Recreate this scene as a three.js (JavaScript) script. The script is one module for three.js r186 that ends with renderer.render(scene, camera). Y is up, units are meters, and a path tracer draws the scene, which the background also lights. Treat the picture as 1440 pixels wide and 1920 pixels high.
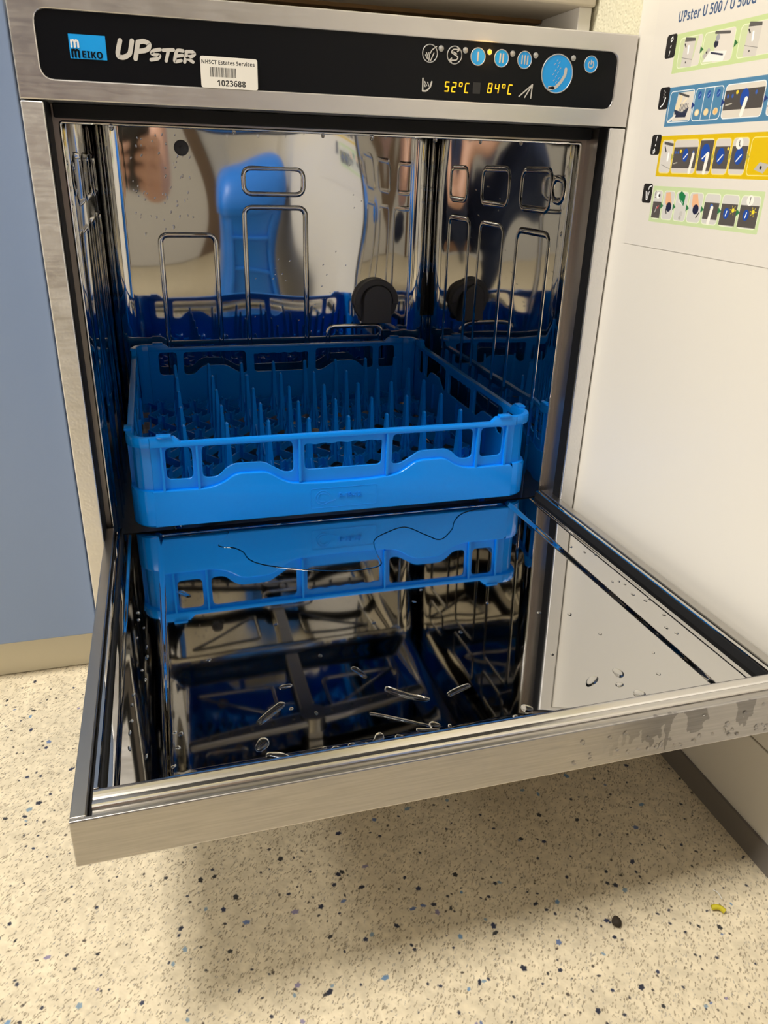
import * as THREE from 'three';
import { RoundedBoxGeometry } from 'three/addons/geometries/RoundedBoxGeometry.js';
import { mergeGeometries, mergeVertices, toCreasedNormals } from 'three/addons/utils/BufferGeometryUtils.js';
import { FontLoader } from 'three/addons/loaders/FontLoader.js';
import { TextGeometry } from 'three/addons/geometries/TextGeometry.js';
import { RectAreaLightUniformsLib } from 'three/addons/lights/RectAreaLightUniformsLib.js';
import { MarchingCubes } from 'three/addons/objects/MarchingCubes.js';

// ---------------------------------------------------------------- camera, light, exposure
const scene = new THREE.Scene();
scene.background = new THREE.Color(0x000000);
const F = 0.2;                                   // door hinge height above the floor; y = F + height over the hinge
const camera = new THREE.PerspectiveCamera(2 * Math.atan(960 / 1435.1) * 180 / Math.PI, 0.75, 0.01, 30);
camera.rotation.order = 'YXZ';
camera.position.set(-0.1991, F + 0.3881, 0.8134);
camera.rotation.set(-0.4245, -0.2883, 0.0304);
const renderer = new THREE.WebGLRenderer({ antialias: true });
renderer.toneMapping = THREE.LinearToneMapping;
renderer.toneMappingExposure = 1.25;
renderer.shadowMap.enabled = true;
RectAreaLightUniformsLib.init();
const CEIL = 2.45;
const LAMP_COLOR = new THREE.Color().setRGB(1.0, 0.955, 0.885);
const LAMP_POWER = 42;
const LAMPS = [[-1.0, 0.45], [-2.9, 0.45], [-4.8, 0.45]];

// ---------------------------------------------------------------- helpers
let seed = 7;
const rnd = () => { seed = (seed * 1664525 + 1013904223) >>> 0; return seed / 4294967296; };
const rr = (a, b) => a + (b - a) * rnd();
const used = {};
const numbered = n => { const k = used[n] = (used[n] ?? -1) + 1; return k ? `${n}_${String(k).padStart(3, '0')}` : n; };
const bases = new Map();
function tag(o, label, category, group, kind) {
  if (label) o.userData.label = label;
  if (category) o.userData.category = category;
  if (group) o.userData.group = group;
  if (kind) o.userData.kind = kind;
  return o;
}
function thing(name, base, label, category, group) {          // a Group at the thing's base; its parts are given in room coordinates
  const o = new THREE.Group(); o.name = numbered(name); o.position.set(...base); scene.add(o);
  bases.set(o, base); return tag(o, label, category, group);
}
function part(name, geo, mat, parent, label) {
  const m = new THREE.Mesh(geo, mat); m.name = name;
  const b = bases.get(parent);
  if (b) { geo.translate(-b[0], -b[1], -b[2]); }
  if (label) m.userData.label = label;
  parent.add(m); return m;
}
function sub(name, geo, mat, parent, base, label) {            // a piece of a part; base = base of the whole thing
  const m = new THREE.Mesh(geo, mat); m.name = name;
  if (base) geo.translate(-base[0], -base[1], -base[2]);
  if (label) m.userData.label = label;
  parent.add(m); return m;
}
function single(name, geo, mat, label, category, group) {       // a thing that is one mesh, its origin at the middle of its foot
  geo.computeBoundingBox(); const b = geo.boundingBox, c = [(b.min.x + b.max.x) / 2, b.min.y, (b.min.z + b.max.z) / 2];
  geo.translate(-c[0], -c[1], -c[2]);
  const m = new THREE.Mesh(geo, mat); m.name = numbered(name); m.position.set(...c); scene.add(m);
  return tag(m, label, category, group);
}
function structure(name, geo, mat) { const m = new THREE.Mesh(geo, mat); m.name = name; m.userData.kind = 'structure'; scene.add(m); return m; }
function boxUV(g, s = 1) {                                     // uv in metres, by the way each face points
  if (g.index) g = g.toNonIndexed();
  const p = g.attributes.position, n = g.attributes.normal, uv = new Float32Array(p.count * 2);
  for (let i = 0; i < p.count; i++) {
    const k = i - i % 3; let ax = 0, ay = 0, az = 0;
    for (let j = k; j < k + 3; j++) { ax += Math.abs(n.getX(j)); ay += Math.abs(n.getY(j)); az += Math.abs(n.getZ(j)); }
    const x = p.getX(i), y = p.getY(i), z = p.getZ(i);
    const [u, v] = ax >= ay && ax >= az ? [z, y] : ay >= az ? [x, z] : [x, y];
    uv[2 * i] = u * s; uv[2 * i + 1] = v * s;
  }
  g.setAttribute('uv', new THREE.BufferAttribute(uv, 2)); return g;
}
function box(x0, x1, y0, y1, z0, z1, r = 0) {
  const w = x1 - x0, h = y1 - y0, d = z1 - z0;
  r = Math.min(r, w / 2.01, h / 2.01, d / 2.01);
  const g = r > 0 ? new RoundedBoxGeometry(w, h, d, 2, r) : new THREE.BoxGeometry(w, h, d);
  g.translate((x0 + x1) / 2, (y0 + y1) / 2, (z0 + z1) / 2); return boxUV(g);
}
const flat = gs => mergeGeometries(gs.map(g => { g = g.index ? g.toNonIndexed() : g; for (const k of Object.keys(g.attributes)) if (!['position', 'normal', 'uv'].includes(k)) g.deleteAttribute(k); if (!g.attributes.uv) boxUV(g); return g; }));
function roundPoly(pts, r, shape = new THREE.Shape()) {        // polygon with rounded corners; r is one radius or one for each corner
  const n = pts.length;
  for (let i = 0; i < n; i++) {
    const a = pts[(i + n - 1) % n], b = pts[i], c = pts[(i + 1) % n], R = Array.isArray(r) ? r[i] : r;
    const la = Math.hypot(a[0] - b[0], a[1] - b[1]), lc = Math.hypot(c[0] - b[0], c[1] - b[1]);
    if (R <= 0) { i ? shape.lineTo(...b) : shape.moveTo(...b); continue; }
    const t = Math.min(R, la * 0.49, lc * 0.49);
    const p = [b[0] + (a[0] - b[0]) / la * t, b[1] + (a[1] - b[1]) / la * t], q = [b[0] + (c[0] - b[0]) / lc * t, b[1] + (c[1] - b[1]) / lc * t];
    i ? shape.lineTo(...p) : shape.moveTo(...p);
    shape.quadraticCurveTo(b[0], b[1], q[0], q[1]);
  }
  return shape;
}
const roundRect = (x0, x1, y0, y1, r, s) => roundPoly([[x0, y0], [x1, y0], [x1, y1], [x0, y1]], r * 1.0, s);
function extrude(shape, depth, bevel = 0, seg = 1, curve = 5) {
  const g = new THREE.ExtrudeGeometry(shape, { depth: depth - 2 * bevel, bevelEnabled: bevel > 0, bevelThickness: bevel, bevelSize: bevel, bevelOffset: -bevel, bevelSegments: seg, curveSegments: curve });
  g.translate(0, 0, bevel); return g;
}
function strip(pts, depth, axis) {                             // profile polygon swept along an axis: 'x' takes (z, y), 'z' takes (x, y)
  const s = new THREE.Shape(pts.map(p => new THREE.Vector2(...p)));
  const g = new THREE.ExtrudeGeometry(s, { depth, bevelEnabled: false, curveSegments: 4 });
  if (axis === 'x') { g.rotateY(Math.PI / 2); g.scale(1, 1, -1); flip(g); }
  return toCreasedNormals(boxUV(g), 0.6);
}
function flip(g) {
  if (g.index) { const a = g.index.array; for (let i = 0; i < a.length; i += 3) [a[i], a[i + 1]] = [a[i + 1], a[i]]; } else {
    for (const k of Object.keys(g.attributes)) { const at = g.attributes[k], s = at.itemSize, a = at.array;
      for (let i = 0; i < at.count; i += 3) for (let j = 0; j < s; j++) { const t = a[i * s + j]; a[i * s + j] = a[(i + 1) * s + j]; a[(i + 1) * s + j] = t; } }
  }
  g.computeVertexNormals(); return g;
}
const V = (x, y, z) => new THREE.Vector3(x, y, z);
function tube(pts, r, seg = 40, rad = 8, tension = 0.5, closed = false) {
  return new THREE.TubeGeometry(new THREE.CatmullRomCurve3(pts.map(p => V(...p)), closed, 'catmullrom', tension), seg, r, rad, closed);
}
function polyPath(pts, r, closed, per = 6) {                   // points along straight runs joined by rounded corners
  const out = [], n = pts.length;
  for (let i = 0; i < n; i++) {
    const b = V(...pts[i]);
    if (!closed && (i === 0 || i === n - 1)) { out.push(b); continue; }
    const a = V(...pts[(i + n - 1) % n]), c = V(...pts[(i + 1) % n]);
    const t = Math.min(r, a.distanceTo(b) * 0.49, c.distanceTo(b) * 0.49);
    const p = b.clone().lerp(a, t / a.distanceTo(b)), q = b.clone().lerp(c, t / c.distanceTo(b));
    for (let k = 0; k <= per; k++) { const s = k / per; out.push(p.clone().multiplyScalar((1 - s) * (1 - s)).addScaledVector(b, 2 * s * (1 - s)).addScaledVector(q, s * s)); }
  }
  return out;
}
function bead(pts, r, closed, corner = 0.012, rad = 10) {      // a round bar along a path with rounded corners
  const p = polyPath(pts, corner, closed), path = new THREE.CurvePath(), n = p.length;
  for (let i = 0; i < n - (closed ? 0 : 1); i++) path.add(new THREE.LineCurve3(p[i], p[(i + 1) % n]));
  const frames = n, pos = [], nor = [], idx = [];
  let side = null;
  for (let i = 0; i < frames; i++) {
    const a = p[closed ? (i + n - 1) % n : Math.max(0, i - 1)], c = p[closed ? (i + 1) % n : Math.min(n - 1, i + 1)];
    const t = c.clone().sub(a).normalize();
    if (!side) side = Math.abs(t.z) < 0.9 ? V(0, 0, 1) : V(1, 0, 0);
    side.addScaledVector(t, -side.dot(t)).normalize();
    const up = t.clone().cross(side);
    for (let k = 0; k < rad; k++) { const f = k / rad * 2 * Math.PI, d = side.clone().multiplyScalar(Math.cos(f)).addScaledVector(up, Math.sin(f)); nor.push(d.x, d.y, d.z); pos.push(p[i].x + d.x * r, p[i].y + d.y * r, p[i].z + d.z * r); }
  }
  for (let i = 0; i < frames - (closed ? 0 : 1); i++) for (let k = 0; k < rad; k++) { const A = i * rad + k, B = i * rad + (k + 1) % rad, C = ((i + 1) % frames) * rad + k, D = ((i + 1) % frames) * rad + (k + 1) % rad; idx.push(A, B, C, B, D, C); }
  const g = new THREE.BufferGeometry();
  g.setAttribute('position', new THREE.Float32BufferAttribute(pos, 3)); g.setAttribute('normal', new THREE.Float32BufferAttribute(nor, 3)); g.setIndex(idx);
  return flat([g]);
}
function sheet(nu, nv, f) {                                    // a smooth surface f(u, v) -> [x, y, z], u and v from 0 to 1
  const pos = [], uv = [], idx = [];
  for (let j = 0; j <= nv; j++) for (let i = 0; i <= nu; i++) { pos.push(...f(i / nu, j / nv)); uv.push(i / nu, j / nv); }
  for (let j = 0; j < nv; j++) for (let i = 0; i < nu; i++) { const a = j * (nu + 1) + i, b = a + 1, c = a + nu + 1, d = c + 1; idx.push(a, b, c, b, d, c); }
  const g = new THREE.BufferGeometry();
  g.setAttribute('position', new THREE.Float32BufferAttribute(pos, 3)); g.setAttribute('uv', new THREE.Float32BufferAttribute(uv, 2)); g.setIndex(idx); g.computeVertexNormals(); return g;
}
// value noise that repeats after n cells
function lattice(n, s) { const a = new Float32Array(n * n); let q = s; for (let i = 0; i < a.length; i++) { q = (q * 1664525 + 1013904223) >>> 0; a[i] = q / 4294967296; } return a; }
function noise2(a, n, x, y) {
  const xi = Math.floor(x), yi = Math.floor(y), fx = x - xi, fy = y - yi, sx = fx * fx * (3 - 2 * fx), sy = fy * fy * (3 - 2 * fy);
  const X = ((xi % n) + n) % n, Y = ((yi % n) + n) % n, X1 = (X + 1) % n, Y1 = (Y + 1) % n;
  return (a[Y * n + X] * (1 - sx) + a[Y * n + X1] * sx) * (1 - sy) + (a[Y1 * n + X] * (1 - sx) + a[Y1 * n + X1] * sx) * sy;
}
function dataTexture(w, h, fill, srgb, size) {                 // fill(x, y) -> [r, g, b] 0..255; size = metres that one repeat covers
  const d = new Uint8Array(w * h * 4);
  for (let y = 0; y < h; y++) for (let x = 0; x < w; x++) { const c = fill(x, y), i = (y * w + x) * 4; d[i] = c[0]; d[i + 1] = c[1]; d[i + 2] = c[2]; d[i + 3] = 255; }
  return finish(new THREE.DataTexture(d, w, h), srgb, size);
}
function finish(t, srgb, size) {
  t.wrapS = t.wrapT = THREE.RepeatWrapping; t.magFilter = THREE.LinearFilter; t.minFilter = THREE.LinearMipmapLinearFilter; t.generateMipmaps = true;
  if (srgb) t.colorSpace = THREE.SRGBColorSpace;
  if (size) t.repeat.set(1 / size, 1 / size);
  t.needsUpdate = true; return t;
}
function canvasTexture(w, h, draw) {
  const c = document.createElement('canvas'); c.width = w; c.height = h; draw(c.getContext('2d'), w, h);
  const t = new THREE.CanvasTexture(c); t.colorSpace = THREE.SRGBColorSpace; t.magFilter = THREE.LinearFilter; return t;
}
const std = o => new THREE.MeshStandardMaterial(o), phys = o => new THREE.MeshPhysicalMaterial(o);
const lin = (r, g, b) => new THREE.Color().setRGB(r, g, b);

// ---------------------------------------------------------------- materials
const nA = lattice(64, 11), nB = lattice(64, 29), nC = lattice(256, 5);
const brushTex = dataTexture(512, 512, (x, y) => {              // long streaks along u with smudges
  const s = noise2(nC, 256, x / 40, y / 2.0) * 0.6 + noise2(nC, 256, x / 12 + 9, y / 2 + 70) * 0.4;
  const b = noise2(nA, 64, x / 32, y / 32) * 0.6 + noise2(nB, 64, x / 8, y / 8) * 0.4;
  const v = 255 * (0.6 + 0.2 * (s - 0.5) + 0.22 * (b - 0.5)); return [v, v, v];
}, false, 0.35);
const streakTex = dataTexture(512, 512, (x, y) => { const v = 255 * (noise2(nC, 256, x / 64, y / 2) * 0.7 + noise2(nC, 256, x / 16 + 31, y / 2 + 9) * 0.3); return [v, v, v]; }, false, 0.12);
const streakTexV = streakTex.clone(); streakTexV.rotation = Math.PI / 2;
const grainTex = dataTexture(512, 512, (x, y) => { const v = 255 * (noise2(nA, 64, x / 8, y / 8) * 0.6 + noise2(nB, 64, x / 16, y / 16) * 0.4); return [v, v, v]; }, false, 0.12);
const M = {
  brushed: std({ color: lin(0.665, 0.645, 0.635), metalness: 1, roughness: 0.6, roughnessMap: brushTex, bumpMap: streakTex, bumpScale: 0.000006 }),
  brushedV: std({ color: lin(0.8, 0.79, 0.78), metalness: 1, roughness: 0.72, roughnessMap: brushTex, bumpMap: grainTex, bumpScale: 0.00013 }),
  mirror: std({ color: lin(0.66, 0.65, 0.63), metalness: 1, roughness: 0.035 }),
  satin: std({ color: lin(0.5, 0.48, 0.45), metalness: 1, roughness: 0.28 }),
  ridge: std({ color: lin(0.68, 0.66, 0.63), metalness: 1, roughness: 0.22 }),
  flange: std({ color: lin(0.5, 0.46, 0.43), metalness: 1, roughness: 0.32 }),
  rubber: phys({ color: lin(0.008, 0.008, 0.009), roughness: 0.6, specularIntensity: 0.3 }),
  fascia: phys({ color: lin(0.005, 0.0055, 0.0075), roughness: 0.3, specularIntensity: 0.3 }),
  rack: phys({ color: lin(0.0015, 0.26, 0.93), roughness: 0.22, specularIntensity: 0.75 }),
  plastic: std({ color: lin(0.13, 0.125, 0.127), roughness: 0.42 }),
  water: phys({ color: 0xffffff, transmission: 1, thickness: 0.003, ior: 1.33, roughness: 0 }),
  whiteWall: std({ color: lin(0.75, 0.715, 0.65), roughness: 0.35 }),
  creamWall: std({ color: lin(0.66, 0.62, 0.45), roughness: 0.8, bumpMap: grainTex, bumpScale: 0.001 }),
  greyWall: std({ color: lin(0.46, 0.455, 0.46), roughness: 0.85 }),
  ceiling: std({ color: lin(0.5, 0.5, 0.5), roughness: 0.9 }),
  skirting: std({ color: lin(0.17, 0.15, 0.13), roughness: 0.45 }),
  blueDoor: std({ color: lin(0.225, 0.305, 0.48), roughness: 0.33 }),
  cream: std({ color: lin(0.74, 0.68, 0.53), roughness: 0.5 }),
};

const runTex = (() => {                                         // dried and wet water runs towards one end of the strip, one repeat is 0.6 m by 0.05 m
  const w = 1024, h = 96; const t = dataTexture(w, h, (x, y) => {
    const u = x / w, right = Math.min(1, Math.max(0, (u - 0.65) / 0.08)), col = noise2(nA, 64, x / 14, 3.3) * 0.6 + noise2(nB, 64, x / 5, 7.1) * 0.4, len = 0.25 + 0.85 * col, edge = noise2(nC, 256, x / 6, y / 9) * 0.35;
    const dry = y / h > 1 - len + edge && noise2(nA, 64, x / 26 + 5, y / 60) > 0.46 ? 1 : 0, grain = noise2(nC, 256, x / 30, y / 1.5) * 16;
    const v = 214 + grain - 44 * right * dry; return [v, v, v * 0.99];
  }, true); t.repeat.set(1 / 0.6, 1 / 0.05); t.offset.set(0.5, 0.87); return t; })();
M.edge = std({ color: lin(0.61, 0.585, 0.58), map: runTex, metalness: 1, roughness: 0.58, roughnessMap: brushTex, bumpMap: streakTex, bumpScale: 0.000006 });
// floor: cream safety vinyl with short dark flecks and coloured chips
const floorTex = (() => {
  const N = 2048, d = new Uint8Array(N * N * 4), a = new Float32Array(N * N * 3);
  for (let y = 0; y < N; y++) for (let x = 0; x < N; x++) {
    const i = (y * N + x) * 3, b = noise2(nA, 64, x / 32, y / 32), c = noise2(nC, 256, x / 8, y / 8), v = 1 + 0.05 * (b - 0.5) + 0.1 * (c - 0.5);
    a[i] = 212 * v; a[i + 1] = 199 * v; a[i + 2] = 171 * v;
  }
  const put = (x, y, c, k) => { const i = ((((y % N) + N) % N) * N + ((x % N) + N) % N) * 3; for (let j = 0; j < 3; j++) a[i + j] += (c[j] - a[i + j]) * k; };
  for (let n = 0; n < 135000; n++) {                            // short flecks
    const x = rnd() * N, y = rnd() * N, l = rr(1.5, 4.5), t = -0.8 + rr(-0.35, 0.35), k = rr(0.25, 0.7), c = rnd() < 0.8 ? [96, 84, 66] : [120, 116, 112];
    for (let s = 0; s < l; s++) { put(Math.round(x + Math.cos(t) * s), Math.round(y + Math.sin(t) * s), c, k); if (rnd() < 0.5) put(Math.round(x + Math.cos(t) * s), Math.round(y + Math.sin(t) * s) + 1, c, k * 0.6); }
  }
  const chip = (n, r0, r1, cols) => { for (let q = 0; q < n; q++) {
    const x = rnd() * N, y = rnd() * N, r = rr(r0, r1), e = rr(0.6, 1), t = rnd() * 3.14, c = cols[Math.floor(rnd() * cols.length)], f0 = rnd() * 6;
    for (let j = -Math.ceil(r) - 1; j <= r + 1; j++) for (let i = -Math.ceil(r) - 1; i <= r + 1; i++) {
      const u = i * Math.cos(t) + j * Math.sin(t), v = (j * Math.cos(t) - i * Math.sin(t)) / e, f = Math.atan2(v, u), R = r * (1 + 0.12 * Math.sin(2 * f + f0) + 0.14 * Math.sin(5 * f + 2 * f0));
      const k = Math.min(1, Math.max(0, R - Math.hypot(u, v) + 0.5)); if (k > 0) put(Math.round(x + i), Math.round(y + j), c, k * 0.92);
    } } };
  chip(2600, 1.2, 2.6, [[52, 50, 52], [40, 42, 56], [74, 66, 58]]);
  chip(900, 2.2, 4.4, [[26, 30, 46], [34, 40, 66], [38, 38, 40], [30, 34, 52]]);
  chip(520, 2, 4.6, [[98, 132, 168], [120, 142, 158], [92, 110, 150], [128, 120, 148]]);
  for (let i = 0; i < N * N; i++) { for (let j = 0; j < 3; j++) d[i * 4 + j] = Math.max(0, Math.min(255, a[i * 3 + j])); d[i * 4 + 3] = 255; }
  return finish(new THREE.DataTexture(d, N, N), true, 1.25);
})();
M.floor = std({ color: 0xffffff, map: floorTex, roughness: 0.45, bumpMap: grainTex, bumpScale: 0.0003 });

// ---------------------------------------------------------------- the room
const X0 = -6.2, X1 = 0.302, Z0 = -0.66, Z1 = 3.4;
structure('floor', box(X0 - 0.1, X1 + 0.1, -0.1, 0, Z0 - 0.1, Z1 + 0.1), M.floor);
structure('ceiling', box(X0 - 0.1, X1 + 0.1, CEIL, CEIL + 0.1, Z0 - 0.1, Z1 + 0.1), M.ceiling);
structure('wall_back', box(X0 - 0.1, X1 + 0.1, 0, CEIL, Z0 - 0.1, Z0), M.creamWall);
structure('wall_front', box(X0 - 0.1, X1 + 0.1, 0, CEIL, Z1, Z1 + 0.1), M.greyWall);
structure('wall_left', box(X0 - 0.1, X0, 0, CEIL, Z0, Z1), std({ color: lin(0.3, 0.3, 0.31), roughness: 0.85 }));
const wallRight = structure('wall_right', box(X1 + 0.004, X1 + 0.1, 0, CEIL, Z0, Z1), M.creamWall);
sub('cladding_sheet', box(X1, X1 + 0.0042, F - 0.0915, CEIL - 0.002, -0.005, Z1, 0.001), M.whiteWall, wallRight, null, 'smooth white wall cladding sheet');
sub('kick_panel', box(X1, X1 + 0.0042, 0.0, F - 0.0935, -0.005, Z1, 0.001), M.whiteWall, wallRight, null, 'white panel under the cladding joint');
const base1 = structure('baseboard_right', strip([[X1 + 0.001, 0], [X1 + 0.001, 0.022], [X1 - 0.003, 0.022], [X1 - 0.0055, 0.006], [X1 - 0.008, 0.0005], [X1 - 0.008, 0]], Z1 + 0.005, 'z').translate(0, 0, -0.005), M.skirting);

LAMPS.forEach(([x, z], i) => {
  const names = ['above the dishwasher', 'second along from the dishwasher', 'farthest along the row'];
  const l = thing('ceiling_light', [x, CEIL - 0.012, z], `square white ceiling light panel, ${names[i]}`, 'light', 'ceiling light panels');
  part('frame', box(x - 0.3, x + 0.3, CEIL - 0.012, CEIL - 0.0005, z - 0.3, z + 0.3, 0.003), std({ color: 0xeeeeee, roughness: 0.5 }), l);
  part('diffuser', box(x - 0.285, x + 0.285, CEIL - 0.0135, CEIL - 0.0121, z - 0.285, z + 0.285), std({ color: 0xffffff, emissive: LAMP_COLOR, emissiveIntensity: 2.5, roughness: 0.6 }), l);
  const a = new THREE.RectAreaLight(LAMP_COLOR, LAMP_POWER, 0.57, 0.57); a.name = 'ceiling_panel_light'; a.position.set(x, CEIL - 0.016, z); a.rotation.x = -Math.PI / 2; scene.add(a);
});

// blue base cabinet to the left
{
  const b = [-0.62, 0, -0.3], c = thing('base_cabinet', b, 'blue laminate cabinet with cream plinth standing left of the dishwasher', 'cabinet');
  part('carcass', box(-0.92, -0.306, 0.06, 0.72, -0.6, -0.064), M.cream, c);
  part('door', box(-0.918, -0.307, F - 0.145, 0.716, -0.0635, -0.045, 0.0015), M.blueDoor, c, 'glossy pale blue cabinet door');
  part('plinth', box(-0.92, -0.306, 0.0005, F - 0.146, -0.085, -0.062, 0.001), M.cream, c, 'cream plinth board');
}
// worktop over the dishwasher, set back, with a batten on the wall
{
  const w = thing('worktop', [0, F + 0.557, -0.36], 'beige laminate worktop set back above the dishwasher', 'worktop');
  part('slab', box(-0.305, 0.3015, F + 0.557, F + 0.597, -0.655, -0.1, 0.002), std({ color: lin(0.5, 0.44, 0.34), roughness: 0.6 }), w);
  part('raw_edge', box(-0.1, 0.284, F + 0.553, F + 0.5572, -0.6, -0.2), std({ color: lin(0.2, 0.11, 0.04), roughness: 0.8 }), w, 'bare brown chipboard underside');
  part('batten', box(0.2855, 0.3015, F + 0.522, F + 0.5572, -0.6, -0.108, 0.001), M.whiteWall, w, 'white batten fixed along the wall');
}

// ---------------------------------------------------------------- dishwasher
const DW = [0, 0, -0.3];
const dw = thing('dishwasher', DW, 'stainless steel undercounter commercial dishwasher with its door folded down open', 'dishwasher');
const YB = F + 0.4327, YT = F + 0.518, TUBZ = -0.56, TUBX = 0.2705, TUBTOP = F + 0.495, TUBLOW = F - 0.075;
{
  for (const s of [-1, 1]) {
    const a = s < 0 ? [-0.3, -0.281] : [0.281, 0.3];
    part('side_panel', box(a[0], a[1], 0.03, YB - 0.001, -0.6, 0, 0.0015), M.brushedV, dw, s < 0 ? 'left steel side post' : 'right steel side post');
  }
  part('top_panel', box(-0.3, 0.3, YT - 0.012, YT, -0.6, -0.0505, 0.001), M.brushed, dw);
  part('rear_panel', box(-0.281, 0.281, 0.03, YT - 0.012, -0.6, -0.588), M.satin, dw);
  part('lower_panel', box(-0.281, 0.281, 0.06, F - 0.05, -0.05, -0.04, 0.001), M.brushed, dw);
  for (const x of [-0.26, 0.26]) for (const z of [-0.55, -0.06]) part('foot', new THREE.CylinderGeometry(0.018, 0.022, 0.03, 20).translate(x, 0.015, z), M.plastic, dw);

  // flange round the opening, lip bead, black strips for the shade beside them
  const open = new THREE.Shape(); roundRect(-0.281, 0.281, TUBLOW, YB - 0.0005, 0.001, open);
  const hole = new THREE.Path(); roundRect(-0.2735, 0.2735, F - 0.036, F + 0.4175, 0.004, hole); open.holes.push(hole);
  part('front_flange', extrude(open, 0.004).translate(0, 0, -0.049), M.flange, dw, 'dull steel flange round the wash chamber');
  part('lip', bead([[-0.2735, F - 0.003, -0.0455], [-0.2735, F + 0.4175, -0.0455], [0.2735, F + 0.4175, -0.0455], [0.2735, F - 0.003, -0.0455]], 0.0016, false, 0.003, 8), M.mirror, dw, 'bright rolled lip of the wash chamber');
  part('shade_strip', flat([box(-0.281, -0.2798, F - 0.03, YB - 0.001, -0.045, -0.004), box(0.2797, 0.281, F - 0.03, YB - 0.001, -0.02, -0.004), box(-0.277, 0.277, F + 0.4205, YB - 0.0005, -0.045, -0.03, 0.001)]), M.rubber, dw, 'black strips standing in for shade round the wash chamber opening');  // shade beside the posts and under the panel, put in as black strips

  part('post_lining', box(0.2797, 0.281, F - 0.03, YB - 0.001, -0.045, -0.02), M.flange, dw);
  // wash chamber: one folded sheet with rounded corners, slightly buckled
  const path = []; const R = 0.034;
  const L = [[-0.2735, -0.047], [-TUBX, -0.06]];
  path.push([...L[0], -1, 0], [...L[1], -1, 0]);
  const sub1 = (a, b, n) => { for (let i = 1; i <= n; i++) path.push([a[0] + (b[0] - a[0]) * i / n, a[1] + (b[1] - a[1]) * i / n]); };
  sub1([-TUBX, -0.06], [-TUBX, TUBZ + R], 44);
  for (let i = 1; i <= 12; i++) { const f = Math.PI - i / 12 * Math.PI / 2; path.push([-TUBX + R + R * Math.cos(f), TUBZ + R - R * Math.sin(f)]); }
  sub1([-TUBX + R, TUBZ], [TUBX - R, TUBZ], 70);
  for (let i = 1; i <= 12; i++) { const f = Math.PI / 2 - i / 12 * Math.PI / 2; path.push([TUBX - R + R * Math.cos(f), TUBZ + R - R * Math.sin(f)]); }
  sub1([TUBX, TUBZ + R], [TUBX, -0.06], 44);
  path.push([0.2735, -0.047]);
  const buckle = (s, y) => 0.0003 * Math.sin(s * 19 + 2.3 * Math.sin(y * 9)) + 0.0003 * Math.sin(y * 15 + 3 * Math.sin(s * 11)) + 0.0001 * Math.sin(s * 47 + y * 21);
  let len = [0]; for (let i = 1; i < path.length; i++) len.push(len[i - 1] + Math.hypot(path[i][0] - path[i - 1][0], path[i][1] - path[i - 1][1]));
  const wall = sheet(path.length - 1, 64, (u, v) => {
    const i = Math.round(u * (path.length - 1)), a = path[Math.max(0, i - 1)], b = path[Math.min(path.length - 1, i + 1)];
    const tx = b[0] - a[0], tz = b[1] - a[1], l = Math.hypot(tx, tz), y = TUBLOW + (TUBTOP - TUBLOW) * v;
    const k = i < 4 || i > path.length - 5 ? 0 : buckle(len[i], y - F);
    return [path[i][0] - tz / l * k, y, path[i][1] + tx / l * k + 0.17 * Math.max(0, y - F - 0.33) ** 2 * Math.max(0, Math.min(1, (-0.4 - path[i][1]) / 0.16))];
  });
  const tub = part('wash_chamber', wall, M.mirror, dw, 'mirror polished steel wash chamber');
  // pressed beads in the chamber walls
  const zb = TUBZ - 0.0042, xb = TUBX + 0.0044, br = 0.0062;
  const P = (name, pts, closed) => sub(name, bead(pts, br, closed, 0.014), M.mirror, tub, DW);
  const onBack = (pts, closed) => P('pressed_bead', pts.map(([x, y]) => [x, F + y, zb]), closed);
  onBack([[-0.0485, 0.379], [0.0502, 0.379], [0.0502, 0.34], [-0.0485, 0.34]], true);
  onBack([[-0.0495, TUBLOW - F + 0.02], [-0.0495, 0.3195], [0.0533, 0.3195], [0.0533, TUBLOW - F + 0.02]]);
  onBack([[-0.1877, TUBLOW - F + 0.02], [-0.1877, 0.2755], [-0.0985, 0.2755], [-0.0985, TUBLOW - F + 0.02]]);
  onBack([[0.092, 0.06], [0.092, 0.1205], [0.191, 0.1205], [0.191, 0.06]]);
  for (const s of [1, -1]) {
    const onSide = (pts, closed) => P('pressed_bead', pts.map(([z, y]) => [s * xb, F + y, z]), closed);
    for (const [a, b] of [[-0.448, -0.375], [-0.316, -0.222], [-0.183, -0.1]]) onSide([[a, 0.389], [b, 0.389], [b, 0.343], [a, 0.343]], true);
    for (const [a, b] of [[-0.445, -0.355], [-0.312, -0.228], [-0.182, -0.09]]) onSide([[a, TUBLOW - F + 0.02], [a, 0.316], [b, 0.316], [b, TUBLOW - F + 0.02]]);
    onSide([[-0.094, 0.382], [-0.064, 0.378], [-0.068, 0.354], [-0.096, 0.356]], true);
  }
  // dosing nozzle and thermostat cover on the back wall
  const noz = sub('dosing_nozzle', new THREE.LatheGeometry([[0, 0.006], [0.003, 0.006], [0.0035, 0.004], [0.0095, 0.0045], [0.0115, 0.002], [0.0118, -0.003]].map(p => new THREE.Vector2(...p)), 28).rotateX(Math.PI / 2).translate(-0.1433, F + 0.4052, TUBZ), M.plastic, tub, DW, 'small round black nozzle');
  const cover = new THREE.Shape(); cover.absarc(0, 0, 0.0405, -1.15, Math.PI + 1.15);
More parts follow.
